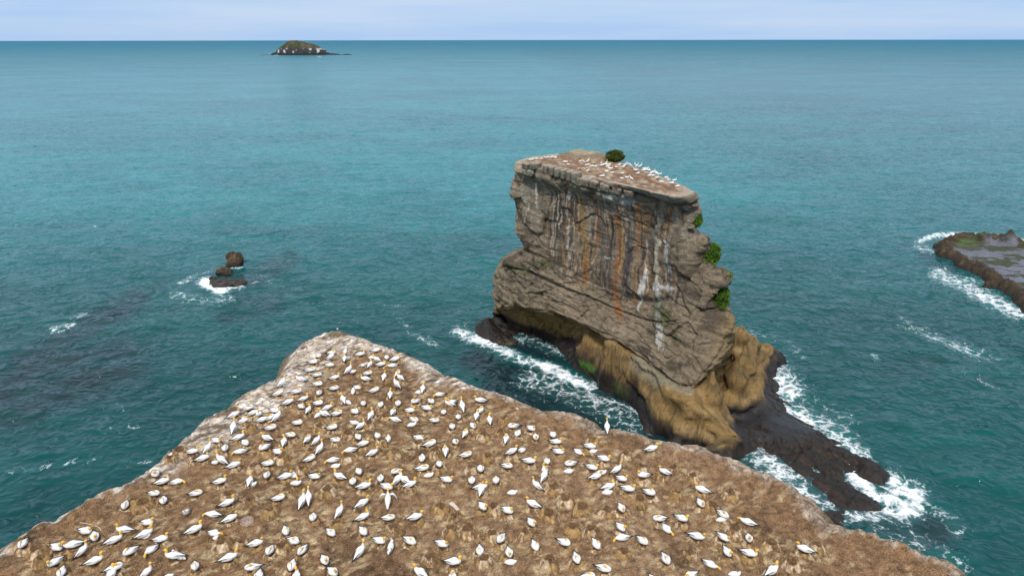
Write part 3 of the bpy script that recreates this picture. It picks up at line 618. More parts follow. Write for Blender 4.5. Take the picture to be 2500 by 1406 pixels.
    c = mixc(c, (.28, .20, .095), sst(6.9, 8.1, TC) * sst(11.6, 12.7, TR + .4 * n1) * .9)
    c = mixc(c, (.024, .018, .013), sst(3.2, 1.6, Pd[..., 2] + 1.2 * n1))
    cr_ = np.exp(-((TR - 6.45) / .16)**2) * sst(6.9, 5.8, TC) + np.exp(-((TR - 1.05) / .12)**2)
    c = mixc(c, (.035, .03, .025), .75 * cr_.clip(0, 1))
    rimw = sst(.55, .0, TR + .3 * n1); c = mixc(c, (.50, .42, .33), rimw * .75)
    # ---- top cap, rows shrinking towards the centre
    ring = Pd[0]; cx, cy = 13.0, 107.0
    cap = [];  capc = []
    for k in np.linspace(.02, .995, 60):
        q = ring * (1 - k) + np.array([cx, cy, 31.0]) * k
        xx, yy = q[:, 0], q[:, 1]
        dk = np.hypot((xx - 12.6) / 4.6, (yy - 118.5) / 4.2)
        kn = .45 * sst(1.05, .92, dk + .08 * fbm(xx / 2, yy / 2, 0, 3, 131)) + .40 * sst(.78, .64, dk + .08 * fbm(xx / 2, yy / 2, 0, 3, 132))
        zz = q[:, 2] + .22 * fbm(xx / 3, yy / 3, 0, 3, 133) * sst(0, .1, k) + kn + .08 * fbm(xx / .7, yy / .7, 0, 2, 134) + .12 * sst(.0, .08, k) * 0
        cap.append(np.stack([xx, yy, zz], -1))
        a1 = fbm(xx / 2.4, yy / 2.4, 0, 4, 135); a2 = fbm(xx / .7, yy / 1.5, 0, 4, 136)
        cc = np.tile(np.array([.27, .165, .095]), (len(xx), 1)); cc = mixc(cc, (.40, .29, .20), sst(0, .5, a1)); cc = mixc(cc, (.56, .46, .35), sst(.12, .4, a2) * .8)
        cc = mixc(cc, (.16, .10, .06), sst(.15, .5, -a2) * .7)
        cc = mixc(cc, (.52, .44, .35), sst(.16, .0, k + .07 * a1) * .9)
        cc = mixc(cc, (.50, .43, .30), sst(.1, .6, kn) * .8); cc = mixc(cc, (.14, .11, .07), sst(.2, .5, kn) * sst(1.0, .6, kn) * .7)
        capc.append(cc)
    cap = np.array(cap)[::-1]; capc = np.array(capc)[::-1]
    V = np.concatenate([cap, Pd], 0); cc = np.concatenate([capc, c], 0)
    Fc = grid_faces(*V.shape[:2], wrap=True)
    m = new_mesh('sea_stack', V.reshape(-1, 3), Fc, cc.reshape(-1, 3), mat=M_stack)
    root = link('sea_stack', None, label='tall grey flat-topped rock stack with rust and white streaked face', category='sea stack')
    link('rock_face', m, root)
    STONE['root'] = root; STONE['cap'] = cap.reshape(-1, 3)
    return root
stack = build_stack()
def cap_z(x, y):
    P = STONE['cap']; i = np.argmin((P[:, 0] - x)**2 + (P[:, 1] - y)**2); return float(P[i, 2])

# caprock blocks along the left part of the lip
def block_mesh(w, d, h, seed, col):
    n = 8
    V, Fc = [], []
    g = np.linspace(-1, 1, n)
    idx = {}
    def vid(p):
        k = tuple(np.round(p, 4))
        if k not in idx: idx[k] = len(V); V.append(p)
        return idx[k]
    for ax in range(3):
        for sg in (-1, 1):
            for i in range(n - 1):
                for j in range(n - 1):
                    q = []
                    for (a, b) in ((i, j), (i + 1, j), (i + 1, j + 1), (i, j + 1)):
                        p = [0, 0, 0]; p[ax] = sg; p[(ax + 1) % 3] = g[a]; p[(ax + 2) % 3] = g[b]; q.append(vid(tuple(p)))
                    Fc.append(q if sg > 0 else q[::-1])
    V = np.array(V, float); L = (np.abs(V)**10).sum(1)**(1 / 10); V = V / L[:, None]
    V *= 1 + .16 * fbm(V[:, 0] * 1.6 + seed, V[:, 1] * 1.6, V[:, 2] * 1.6, 3, 140)[:, None]
    V *= np.array([w, d, h]) / 2
    n1 = fbm(V[:, 0] * 2 + seed, V[:, 1] * 2, V[:, 2] * 2, 3, 141)
    c = np.tile(np.array(col), (len(V), 1)); c = mixc(c, np.array(col) * .55, sst(0, .5, n1)); c = mixc(c, (.45, .39, .31), sst(.25, .5, V[:, 2] / h))
    return new_mesh('rock_block', V, Fc, c, mat=M_stack)
ang = math.atan2(-.69, .72)
for i, (px, py, w, h) in enumerate([(1289,405,1.3,1.0),(1307,405,1.1,1.1),(1338,413,.9,1.3),(1352,417,.9,1.4),(1366,421,.9,1.4),(1380,425,.8,1.5),(1394,429,.9,1.6),(1407,434,.8,1.7),
      (1432,444,1.5,1.1),(1456,450,1.4,1.1),(1482,457,1.6,1.1),(1512,465,1.5,1.0),(1541,472,1.6,.9),(1295,421,2.2,1.0)]):
    x, y, z = at_face(px, py, .1)
    col = [(.20,.17,.135),(.25,.235,.18),(.22,.20,.15)][i % 3]
    o = link('rock_block', block_mesh(w, 1.7, h, i * 3.1, col), stack, (x, y, z)); o.rotation_euler = (0, R(random.uniform(-4, 8)), ang + R(random.uniform(-4, 4)))

# ------------------------------------------------------------------ wave-cut base of the stack (height field through known points)
CTRL = [(1175,796,.5),(1172,785,1.5),(1195,772,2.5),(1235,775,1.2),(1300,800,.1),(1215,830,.5),(1230,838,.35),(1340,830,.0),(1385,850,.9),(1390,880,.1),(1405,905,.2),(1450,930,.2),(1520,975,.2),(1560,1006,.3),(1572,1045,.4),
 (1400,840,4),(1430,850,4.6),(1500,890,4.6),(1570,940,4.6),(1450,900,1.8),(1510,945,1.7),(1560,975,2.0),(1640,990,4.5),(1610,1020,1.8),(1700,1040,3.6),(1780,1080,2.2),(1820,1106,.8),(1660,1070,1.0),(1740,1100,.8),(1800,1125,.2),
 (1600,935,6.4),(1690,968,5.6),(1650,950,6.4),(1725,1000,4.0),(1712,935,6.4),(1742,900,8.6),(1790,850,10),(1815,815,10.5),(1835,835,7.5),(1870,835,4),(1903,858,1.3),(1885,850,2.4),(1893,890,.5),(1850,880,3.4),(1800,900,5.5),(1770,940,4.3),(1750,965,3),
 (1850,832,6.4),(1862,850,4.6),(1860,868,3.4),(1882,872,1.9),(1845,858,5.4),(1215,775,1.9),(1205,790,1.0),(1242,792,.7),(1745,985,1.5),(1775,1010,1.25),(1810,1010,1.2),(1870,1020,1.0),(1850,1050,.9),(1830,1000,1.2),(1790,1050,1.6),(1860,950,2.1),(1900,985,1.2),(1880,920,.9),(1870,905,1.2),(1850,915,2.8),(1890,960,.9),(1910,1005,.5),
 (1990,1050,.3),(1960,1070,.9),(2040,1085,.3),(1900,1090,.6),(1940,1098,.5),(2000,1110,.5),(2030,1120,.4),
 (2080,1120,.6),(2110,1145,.9),(2150,1165,.5),(2090,1150,.25),(1990,1130,.45),(2020,1150,.4),(2050,1150,.3),(1930,1125,.3),(1960,1150,.25),(2010,1178,.22),(1890,1118,.1),(2060,1190,.35),(2110,1225,.35),(2130,1240,.15),(2080,1225,.3),(2030,1190,.1),(2020,1265,.35),(2060,1275,.1),
 (1150,830,-2),(1250,875,-1.8),(1350,915,-2),(1450,970,-2),(1530,1025,-2),(1140,780,-3),(1960,960,-2.2),(1935,1000,-.9),(2080,1060,-2),(2200,1140,-2),(2200,1200,-1),(2250,1250,-2),(1850,1115,-.4),(1900,1160,-.7),(1960,1190,-.5),(2000,1230,-.7),(2100,1180,-.5),(2160,1230,-.6),
 (2120,1290,-1.5),(1940,900,-2),(1950,850,-2.5),(1900,815,-3),(1280,830,-.3),(2100,1100,-.6),(1620,1090,-1.5),(1700,1130,-1.5),(1800,1160,-2)]
DROP = {(1430,850,4.6),(1400,840,4),(1500,890,4.6),(1570,940,4.6),(1450,900,1.8),(1510,945,1.7),(1560,975,2.0),(1640,990,4.5),(1610,1020,1.8),(1700,1040,3.6),(1780,1080,2.2),(1660,1070,1.0),(1740,1100,.8),(1600,935,6.4),(1650,950,6.4),(1690,968,5.6),(1820,1106,.8),(1385,850,.9)}
WALL = [((1395,893),(1372,792,3.2)),((1425,915),(1430,815,6.6)),((1460,936),(1480,836,7.4)),((1495,958),(1528,864,7.0)),((1525,978),(1568,896,6.4)),((1550,998),(1612,930,5.9)),((1572,1045),(1660,978,5.5)),((1610,1085),(1712,1022,4.3)),((1670,1112),(1762,1066,2.9)),((1740,1138),(1806,1098,1.4))]
def build_base():
    P = [(*[float(v) for v in at_z(*e)],) for e in CTRL if e not in DROP]
    for (wx, wy), (tx, ty, tz) in WALL:
        a = np.array([float(v) for v in at_z(wx, wy, .15)]); b = np.array([float(v) for v in at_z(tx, ty, tz)])
        for t in (0, .2, .4, .6, .8, 1): q = a + (b - a) * t; q[2] = a[2] + (b[2] - a[2]) * (.75 * t + .25 * t * t); P.append(tuple(q))
    P = np.array(P)
    extra = [(-6, 125, -3), (8, 135, -3), (22, 122, -3), (33, 110, -3), (38, 100, -3), (10, 108, 5), (20, 98, 5), (26, 93, 8), (5, 113, 3), (26, 60, -3), (45, 55, -3), (55, 62, -3), (15, 70, -3), (5, 85, -3), (-5, 105, -3), (15, 112, 3), (29, 97, 7)]
    P = np.vstack([P, extra])
    X0 = P[:, :2]; r = np.linalg.norm(X0[:, None] - X0[None], axis=2); ker = lambda r: np.sqrt(r * r + .8)
    n = len(P); A = np.zeros((n + 3, n + 3)); A[:n, :n] = ker(r) - .05 * np.eye(n); A[:n, n] = 1; A[:n, n+1:] = X0; A[n, :n] = 1; A[n+1:, :n] = X0.T
    w = np.linalg.solve(A, np.concatenate([P[:, 2], [0, 0, 0]]))
    gx = np.arange(-12, 52, .16); gy = np.arange(54, 134, .19); X, Y = np.meshgrid(gx, gy)
    xf, yf = X.ravel(), Y.ravel(); Z = w[n] + w[n+1] * xf + w[n+2] * yf
    for i in range(n): Z += w[i] * ker(np.hypot(xf - X0[i, 0], yf - X0[i, 1]))
    Z = Z.reshape(X.shape)
    offp = X * .69 + (Y - 110) * .72
    capz = 7.4 - 1.1 * np.maximum(0, offp + .3) - .55 * np.maximum(0, -2.2 - offp) * 0
    capz = np.where(X < 24.5, np.minimum(capz, 6.3 + 1.2 * sst(20, 14, X)), 11.0)
    Z = np.where(Z > capz, capz + .15 * (Z - capz), Z)
    sx = X * .55 - Y * .83; sy = X * .83 + Y * .55          # beds run down towards the lower right
    hi = sst(1.6, 4, Z); a = sst(-.5, .8, Z)
    t = sy + .9 * fbm(sx / 6, sy / 5, 0, 3, 150)
    step = vnoise(t / 1.3, sx / 22, 0, 151); gy_, gx_ = np.gradient(Z, .19, .16); nzv = 1 / np.sqrt(1 + gx_**2 + gy_**2); hi = hi * sst(.45, .85, nzv)
    Z2 = Z + a * (.32 * np.sign(step) * np.abs(step)**.45 * (.3 + .7 * hi) + (.30 * fbm(X / 2.2, Y / 2.2, 0, 4, 152) * (.4 + .8 * hi) + .10 * ridged(sx / 2.4, sy / .5, 0, 3, 153)) * sst(.4, .85, nzv))
    d1, d2, cid = worley(sx / 2.6, sy / 1.2, 0, 154); Z2 += a * hi * sst(.4, .85, nzv) * (.35 * (cid - .5) - .1 * sst(.1, 0, d2 - d1))
    low = sst(1.9, .3, Z) * a; d1, d2, cid = worley(X / .9, Y / .9, 0, 155); Z2 += low * (.6 * (cid - .5) - .14 * sst(.14, 0, d2 - d1) + .22 * fbm(X / .6, Y / .6, 0, 4, 159) + .16 * ridged(sx / 4, sy / .8, 0, 3, 149) - .12)
    pool = sst(1.0, .35, np.hypot((sx + 75.5 + 0) / 9.5, 0 * sy)) * 0
    px, py = project(X, Y, Z)
    pl = sst(1.15, .8, np.hypot((px - 1850 - (py - 1010) * .9) / 150, (py - 1015) / 62)) * sst(2.4, 1.7, Z)
    pl *= sst(-.45, .1, fbm(sx / 5, sy / 1.4, 0, 4, 148)) ; Z2 = Z2 * (1 - .8 * pl) + (Z * .55 + .45 * 1.15 + .05 * fbm(X / .8, Y / .8, 0, 4, 156)) * .8 * pl
    gy_, gx_ = np.gradient(Z, .19, .16); nl = np.sqrt(1 + gx_**2 + gy_**2); stp = sst(.85, .5, 1 / nl)
    bd = Z * 1.0 + .22 * sx + .5 * fbm(X / 5, Y / 5, Z / 5, 2, 145)
    b1_ = vnoise(bd * 1.5, sx / 9, 0, 146); b2_ = vnoise(bd * 4.5, sx / 6, 0, 147); w1_, w2_, wid = worley(sx / 2.2, bd / 1.1, sy / 3, 144)
    dsp = a * stp * (.48 * np.sign(b1_) * np.abs(b1_)**.5 + .02 * b2_ + .45 * (wid - .5) - .05 * sst(.1, 0, w2_ - w1_) + .22 * fbm(X / 2.2, Y / 2.2, Z / 1.6, 2, 143))
    X = X + gx_ * -1 / nl * dsp; Y = Y + gy_ * -1 / nl * dsp
    n1 = fbm(X / 2.5, Y / 2.5, Z / 2, 4, 157); n2 = fbm(sx / 5, sy / .45, 0, 4, 158) * (1 - stp) + fbm(sx / 6, bd * 1.6, 0, 3, 158) * stp
    c = np.tile(np.array([.235, .148, .054]), X.shape + (1,))
    c = mixc(c, (.18, .115, .046), sst(-.05, .45, n1)); c = mixc(c, (.27, .185, .088), sst(.05, .4, n2) * .6); c = mixc(c, (.07, .05, .03), sst(.12, .4, -n2) * .5)
    c = mixc(c, (.045, .030, .015), stp * (.6 * sst(.06, .0, w2_ - w1_) + .3 * sst(.0, .35, -b2_) * sst(.0, .4, n1)).clip(0, 1))
    gully = sst(30, 22, X + 0 * Y) * sst(1640, 1560, px)
    lvl = 1.9 + 1.1 * gully + 1.2 * n1 + .5 * n2
    c = mixc(c, (.014, .011, .009), sst(.5, -.5, Z2 - lvl))
    c = mixc(c, (.034, .021, .012), sst(.15, .5, n2 + n1 * .5) * sst(.5, -.5, Z2 - lvl) * .8)
    c = mixc(c, (.018, .017, .019), pl * .9)
    c = mixc(c, (.020, .016, .014), sst(.15, -.25, n2 + .4 * n1) * sst(.8, -.4, Z2 - 2.2) * .8)
    def blot(pts, w_, col, al):
        nonlocal c
        c = mixc(c, col, al * sst(1.3, .6, seg_dist(px, py, pts, 1) / w_ + .4 * n1))
    blot([(1418,888),(1448,902)], 9, (.06, .14, .01), .95); blot([(1505,945),(1530,960)], 10, (.05, .08, .015), .6)
    blot([(1565,885),(1610,920)], 26, (.21, .185, .13), .9); blot([(1625,925),(1680,950)], 13, (.23, .20, .14), .8)
    wet = np.clip(.6 * sst(3.4, 1.2, Z2 - .8 * n1) + pl, 0, 1)
    keep = Z2 > -1.0
    Fc = grid_faces(*X.shape); Fc = Fc[keep.ravel()[Fc].any(1)]
    u = np.unique(Fc); idx = -np.ones(X.size, int); idx[u] = np.arange(len(u))
    V = np.stack([X, Y, Z2], -1).reshape(-1, 3)[u]
    m = new_mesh('wave_cut_base', V, idx[Fc], c.reshape(-1, 3)[u], attrs={'wet': wet.ravel()[u]}, mat=M_base)
    link('wave_cut_base', m, stack)
build_base()

# ------------------------------------------------------------------ rock shelf at the right edge, rocks on the left, island
def build_shelf():
    O = [(2275,606),(2285,592),(2315,585),(2345,576),(2372,578),(2400,584),(2450,584),(2500,596),(2620,610),(2760,700),(2760,860),(2560,800),(2497,768),(2478,748),(2465,728),(2430,702),(2402,700),(2395,682),(2360,660),(2335,652),(2310,632),(2280,622)]
    x0, y0, _ = at_z([p[0] for p in O], [p[1] for p in O], .3); Q = np.stack([x0, y0], -1)
    X, Y = np.meshgrid(np.arange(Q[:, 0].min() - 3, Q[:, 0].max() + 3, .24), np.arange(Q[:, 1].min() - 4, Q[:, 1].max() + 4, .26))
    d = np.full(X.shape, 1e9); ins = np.zeros(X.shape, bool)
    for i in range(len(Q)):
        (a, b), (e, f) = Q[i], Q[(i + 1) % len(Q)]; vx, vy = e - a, f - b
        t = np.clip(((X - a) * vx + (Y - b) * vy) / (vx * vx + vy * vy), 0, 1); d = np.minimum(d, np.hypot(X - a - t * vx, Y - b - t * vy))
        ins ^= ((b > Y) != (f > Y)) & (X < (e - a) * (Y - b) / (f - b + 1e-12) + a)
    d = np.where(ins, d, -d) + 1.3 * fbm(X / 3, Y / 3, 0, 4, 160)
    d1, d2, cid = worley(X / 2.2, Y / 1.6, 0, 161)
    Z = -1.5 + 2.8 * sst(-1.2, 1.8, d) + (.7 * (cid - .5) - .2 * sst(.12, 0, d2 - d1)) * sst(5.5, 3, d) * sst(-.8, .5, d) + .35 * sst(6, 2.5, d) * sst(0, 2, d)
    d1, d2, cid = worley(X / .9, Y / .8, 0, 168); Z += (.55 * (cid - .5) - .2 * sst(.14, 0, d2 - d1) + .35 * fbm(X / .7, Y / .7, 0, 4, 169)) * sst(-.8, .4, d) * sst(6.5, 3, d); flat = sst(3.0, 5.0, d + 1.4 * fbm(X / 3, Y / 3, 0, 4, 162)); Z = Z * (1 - flat) + (1.25 + .07 * fbm(X / 5, Y / 2.2, 0, 4, 163) + .05 * fbm(X / .8, Y / .8, 0, 3, 164)) * flat
    px, py = project(X, Y, Z)
    for (bx, by, r_, hh) in ((2402,584,2.2,1.6), (2462,588,2.2,2.0), (2440,590,1.6,1.2), (2497,600,1.5,1.0)):
        qx, qy, _ = at_z(bx, by, 1.5); Z += hh * sst(1.1, .6, np.hypot(X - qx, (Y - qy)) / r_ + .25 * fbm(X, Y, 0, 2, 165))
    n1 = fbm(X / 6, Y / 2.4, 0, 4, 166); n2 = fbm(X / 1.5, Y / 1.2, 0, 4, 167)
    pool = flat * sst(-.12, .12, n1 + .45 * n2 + .1)
    c = np.tile(np.array([.034, .024, .013]), X.shape + (1,)); c = mixc(c, (.075, .046, .02), sst(0, .4, n2)); c = mixc(c, (.022, .017, .013), sst(.5, -.5, Z - .6))
    c = mixc(c, (.040, .050, .018), flat * sst(.1, -.3, n1) * .8)
    c = mixc(c, (.055, .095, .015), .8 * sst(42, 18, np.hypot(px - 2362, (py - 594) * 2.4)) * sst(-.2, .1, n2 + .1))
    pool *= 1 - sst(60, 30, np.hypot(px - 2362, (py - 594) * 2.4))
    c = mixc(c, (.12, .125, .15), pool)  # pale reflected sky painted into the pool colour
    Z = Z * (1 - pool * .8) + 1.22 * pool * .8
    keep = Z > -1.0; Fc = grid_faces(*X.shape); Fc = Fc[keep.ravel()[Fc].any(1)]; u = np.unique(Fc); idx = -np.ones(X.size, int); idx[u] = np.arange(len(u))
    m = new_mesh('rock_shelf', np.stack([X, Y, Z], -1).reshape(-1, 3)[u], idx[Fc], c.reshape(-1, 3)[u], attrs={'wet': np.clip(.35 + pool, 0, 1).ravel()[u]}, mat=M_reef)
    link('rock_shelf', m, label='low dark wave-washed rock shelf with wet pools and green weed at the right edge', category='reef')
build_shelf()

def boulder(name, px, py, size, rz, col, label, seed, tilt=0, cat='rock'):
    V, Fc = icos('b', 5); V = V.copy()
    L = (np.abs(V)**2.5).sum(1)**(1 / 2.5); V /= L[:, None]
    d1, d2, cid = worley(V[:, 0] * 1.5 + seed, V[:, 1] * 1.5, V[:, 2] * 1.8, 170)
    V *= (1 + .30 * (cid - .5) + .26 * fbm(V[:, 0] * 1.5 + seed, V[:, 1] * 1.5, V[:, 2] * 1.5, 4, 171) - .08 * sst(.1, 0, d2 - d1))[:, None]
    V *= np.array(size)
    n1 = fbm(V[:, 0] * .9 + seed, V[:, 1] * .9, V[:, 2] * .9, 4, 172)
    c = np.tile(np.array(col), (len(V), 1)); c = mixc(c, np.array(col) * .35, sst(-.1, .4, n1)); c = mixc(c, (.20, .15, .08), .5 * sst(.2, .5, -n1)); c = mixc(c, (.018, .015, .012), sst(.25, -.1, V[:, 2] / size[2]))
    x, y, z = at_z(px, py, 0)
    m = new_mesh(name, V, Fc, c, attrs={'wet': .55 + 0 * V[:, 0]}, mat=M_small)
    o = link(name, m, None, (float(x), float(y), 0), R(rz), label=label, category=cat); o.rotation_euler = (R(tilt), 0, R(rz)); return o
boulder('sea_rock', 573, 646, (1.75, 2.3, 3.0), 15, (.085, .055, .028), 'steep brown rock standing alone in calm water, upper of the two', 1.0, -14)
boulder('sea_rock', 547, 668, (1.6, 1.5, 1.5), 20, (.075, .055, .032), 'small brown rock behind the foam-washed slab', 4.0)
boulder('sea_rock', 555, 692, (3.5, 3.0, .95), -10, (.045, .036, .028), 'low wet rock slab with white surf on its left', 7.0)
boulder('sea_rock', 521, 684, (.9, .9, .9), 0, (.06, .045, .028), 'little brown rock poking out of the white surf', 9.0)
boulder('sea_rock', 1232, 836, (2.0, 1.3, .5), -20, (.07, .05, .03), 'flat wet rock in the surf at the mouth of the stack cave', 12.0)

def build_island():
    x0, y0, _ = at_z(735, 134, 0); sc = 2500 / F * 1.0
    X, Y = np.meshgrid(np.linspace(-120, 180, 260), np.linspace(-70, 70, 130))
    k = math.hypot(x0, y0) / F * 1.06
    xs = X / k
    prof = np.interp(xs, [-68, -62, -52, -40, -28, -18, -5, 8, 20, 36, 50, 58, 66, 78, 82, 96, 108, 112], [-2, 3, 9, 20, 30, 34, 34.5, 31, 28.5, 22, 13, 5, 4, 4, 1.5, 3.2, 1, -2]) * k * 1.0
    wd = np.interp(xs, [-68, -30, 0, 40, 66, 110], [8, 45, 52, 42, 16, 7])
    fall = 1 - np.clip(np.abs(Y) / wd, 0, 1.3)**2.6
    Z = prof * .84 * fall - 2 + 2.2 * fbm(X / 14, Y / 14, 0, 5, 180) * sst(0, .3, fall) + 1.6 * ridged(X / 5, Y / 9, 0, 3, 181) * sst(0, .4, fall)
    Z = np.maximum(Z, -3)
    n1 = fbm(X / 12, Y / 12, Z / 12, 4, 182); s = fbm((X + 12) / 8, Y / 30, Z / 11, 5, 183)
    c = np.tile(np.array([.045, .050, .024]), X.shape + (1,)); c = mixc(c, (.11, .08, .055), sst(.0, .4, n1) * .8); 
    c = mixc(c, (.035, .032, .034), sst(24, 18, Z + 5 * n1)); c = mixc(c, (.52, .52, .55), sst(.10, .34, s + .2 * n1) * sst(25, 19, Z + 4 * n1) * sst(5.5, 8, Z) * sst(95, 70, np.abs(X - 5)) * .85)
    c = mixc(c, (.11, .085, .065), sst(.82, 1.0, Z / (prof + 1)) * sst(20, 30, Z) * .7)
    c = mixc(c, (.020, .018, .022), sst(8.5, 6.0, Z))
    Fc = grid_faces(*X.shape); ok = (Z > -2.5).ravel()[Fc].any(1); Fc = Fc[ok]
    m = new_mesh('island', np.stack([X, Y, Z], -1).reshape(-1, 3), Fc, c.reshape(-1, 3), mat=M_isl)
    link('island', m, None, (float(x0), float(y0), 0), 0, label='small steep dark island with white-streaked cliffs on the horizon', category='island')
    mf, n, p, o = mat_new('surf'); p.inputs['Base Color'].default_value = (.8, .84, .88, 1); p.inputs['Roughness'].default_value = .9
    for (a, b, ln, wdt) in ((664, 132.6, 26, 10), (675, 135, 10, 8), (780, 139.5, 14, 9), (846, 132.6, 18, 7)):
        x, y, _ = at_z(a, b, 0)
        t = np.linspace(0, 2 * math.pi, 40, endpoint=False); r = 1 + .35 * np.array([vnoise(math.cos(q) * 2 + a, math.sin(q) * 2, 0, 184) for q in t])
        V = np.concatenate([[[0, 0, .9]], np.stack([ln / 2 * r * np.cos(t), wdt * 1.6 * r * np.sin(t), .35 + 0 * t], -1)]); Fc = [[0, i + 1, (i + 1) % 40 + 1] for i in range(40)]
        link('surf', new_mesh('surf', V, Fc, mat=mf), None, (float(x), float(y), 0), kind='stuff')
build_island()

# ------------------------------------------------------------------ gannets
WHT = np.array([.76, .76, .755]); YEL = np.array([.78, .46, .075]); BLK = np.array([.018, .017, .018]); CRM = np.array([.80, .66, .30])
def sweep(path, seg=12, colf=None):
    """path rows: x,y,z,rs(side),ru(up) ; closed smooth tube"""
    P = np.array(path, float); n = len(P)
    # densify with catmull
    t = np.linspace(0, n - 1 - 1e-6, (n - 1) * 3 + 1); i = t.astype(int); f = (t - i)[:, None]
    g = lambda k: P[np.clip(k, 0, n - 1)]
    p0, p1, p2, p3 = g(i - 1), g(i), g(i + 1), g(i + 2); m1 = (p2 - p0) / 2; m2 = (p3 - p1) / 2
    Q = (2*f**3 - 3*f**2 + 1) * p1 + (f**3 - 2*f**2 + f) * m1 + (-2*f**3 + 3*f**2) * p2 + (f**3 - f**2) * m2
    Q[:, 3:] = np.maximum(Q[:, 3:], .003)
    T = np.gradient(Q[:, :3], axis=0); T /= np.linalg.norm(T, axis=1)[:, None] + 1e-9
    side = np.array([0, 1., 0]); V = []
    for k in range(len(Q)):
        s = side - T[k] * side.dot(T[k]); s /= np.linalg.norm(s) + 1e-9; up = np.cross(T[k], s)
        for a in np.linspace(0, 2 * math.pi, seg, endpoint=False):
            V.append(Q[k, :3] + s * math.cos(a) * Q[k, 3] - up * math.sin(a) * Q[k, 4])
    Fc = grid_faces(len(Q), seg, wrap=True).tolist()
    V.append(Q[0, :3]); V.append(Q[-1, :3]); a, b = len(V) - 2, len(V) - 1
    L = (len(Q) - 1) * seg
    caps = [[a, (j + 1) % seg, j, j] for j in range(seg)] + [[b, L + j, L + (j + 1) % seg, L + (j + 1) % seg] for j in range(seg)]
    tt = np.concatenate([np.repeat(t, seg), [t[0], t[-1]]])
    aa = np.concatenate([np.tile(np.linspace(0, 2 * math.pi, seg, endpoint=False), len(Q)), [0, 0]])
    return np.array(V), Fc, caps, tt, aa
def tube_mesh(name, path, colf, seg=12, mat=None):
    V, Fc, caps, tt, aa = sweep(path, seg)
    m = bpy.data.meshes.new(name)
    m.from_pydata([tuple(v) for v in V], [], Fc + [c[:3] for c in caps]); m.polygons.foreach_set('use_smooth', [True] * len(m.polygons))
    c = colf(V, tt, aa); cc = np.ones((len(V), 4), np.float32); cc[:, :3] = c
    a = m.color_attributes.new('Col', 'FLOAT_COLOR', 'POINT'); a.data.foreach_set('color', cc.ravel())
    m.materials.append(mat or M_bird); m.update(); return m
BODY = [(-.47,0,.09,.012,.008), (-.40,0,.10,.032,.014), (-.28,0,.125,.066,.045), (-.14,0,.145,.112,.085), (.02,0,.155,.132,.108), (.13,0,.16,.115,.10)]
def pose_path(p, sgn=1):
    """returns path, index where the yellow starts, bill (base, tip), list of wing paths, legs"""
    b = [list(r) for r in BODY]
    if p == 't':
        b += [[.205,0,.185,.072,.075], [.205,.01*sgn,.255,.048,.05], [.14,.025*sgn,.292,.048,.044], [.08,.035*sgn,.297,.057,.046], [.03,.04*sgn,.285,.044,.038], [-.005,.042*sgn,.272,.014,.014]]
        return b, 8.2, ((-.0,.042*sgn,.272), (-.10,.05*sgn,.262))
    if p == 'h':
        b += [[.21,0,.185,.078,.08], [.245,0,.25,.048,.052], [.235,.01*sgn,.315,.045,.047], [.25,.03*sgn,.365,.056,.055], [.295,.045*sgn,.375,.048,.046], [.335,.05*sgn,.362,.016,.016]]
        return b, 7.4, ((.32,.05*sgn,.366), (.415,.075*sgn,.325))
    if p == 'g':       # sitting, head looking to the side
        b += [[.21,0,.185,.078,.08], [.24,0,.25,.048,.052], [.225,.02*sgn,.31,.042,.042], [.215,.06*sgn,.345,.055,.054], [.215,.105*sgn,.345,.046,.045], [.215,.125*sgn,.335,.014,.014]]
        return b, 7.4, ((.215,.12*sgn,.336), (.235,.215*sgn,.285))
    if p == 'p':
        b += [[.22,.01*sgn,.175,.075,.075], [.29,.04*sgn,.20,.045,.046], [.345,.06*sgn,.19,.040,.040], [.385,.08*sgn,.155,.054,.054], [.40,.09*sgn,.110,.044,.044], [.405,.095*sgn,.09,.013,.013]]
        return b, 7.2, ((.404,.094*sgn,.093), (.425,.11*sgn,.005))
    if p in 'uw':
        c, s_ = math.cos(R(27)), math.sin(R(27))
        b = [[(r[0]) * c - (r[2] - .15) * s_, r[1],   .30 + r[0] * s_ + (r[2] - .15) * c, r[3] * .95, r[4] * .98] for r in b]
        e = b[-1]
        b += [[e[0] + .05, 0, e[2] + .085, .062, .064], [e[0] + .065, 0, e[2] + .17, .041, .043], [e[0] + .06, .005*sgn, e[2] + .25, .037, .039], [e[0] + .075, .015*sgn, e[2] + .30, .055, .054], [e[0] + .12, .02*sgn, e[2] + .312, .046, .044], [e[0] + .145, .022*sgn, e[2] + .318, .013, .013]]
        q = b[-1]; return b, 7.6, ((q[0] - .004, q[1], q[2]), (q[0] + .095, q[1] + .01*sgn, q[2] - .03))
    if p in 'cj':
        b = [[-.26,0,.08,.02,.015], [-.18,0,.11,.085,.07], [-.04,0,.135,.135,.115], [.09,0,.145,.125,.115], [.17,0,.175,.085,.085], [.205,.02*sgn,.215,.062,.06], [.235,.035*sgn,.23,.052,.05], [.262,.05*sgn,.225,.018,.018]]
        if p == 'j': b = [[r[0] * 1.15, r[1], r[2] * 1.25 + max(0, r[0]) * .35, r[3] * .85, r[4] * .9] for r in b]
        q = b[-1]; return b, 99, ((q[0] - .004, q[1], q[2]), (q[0] + .065, q[1] + .01*sgn, q[2] - .012))
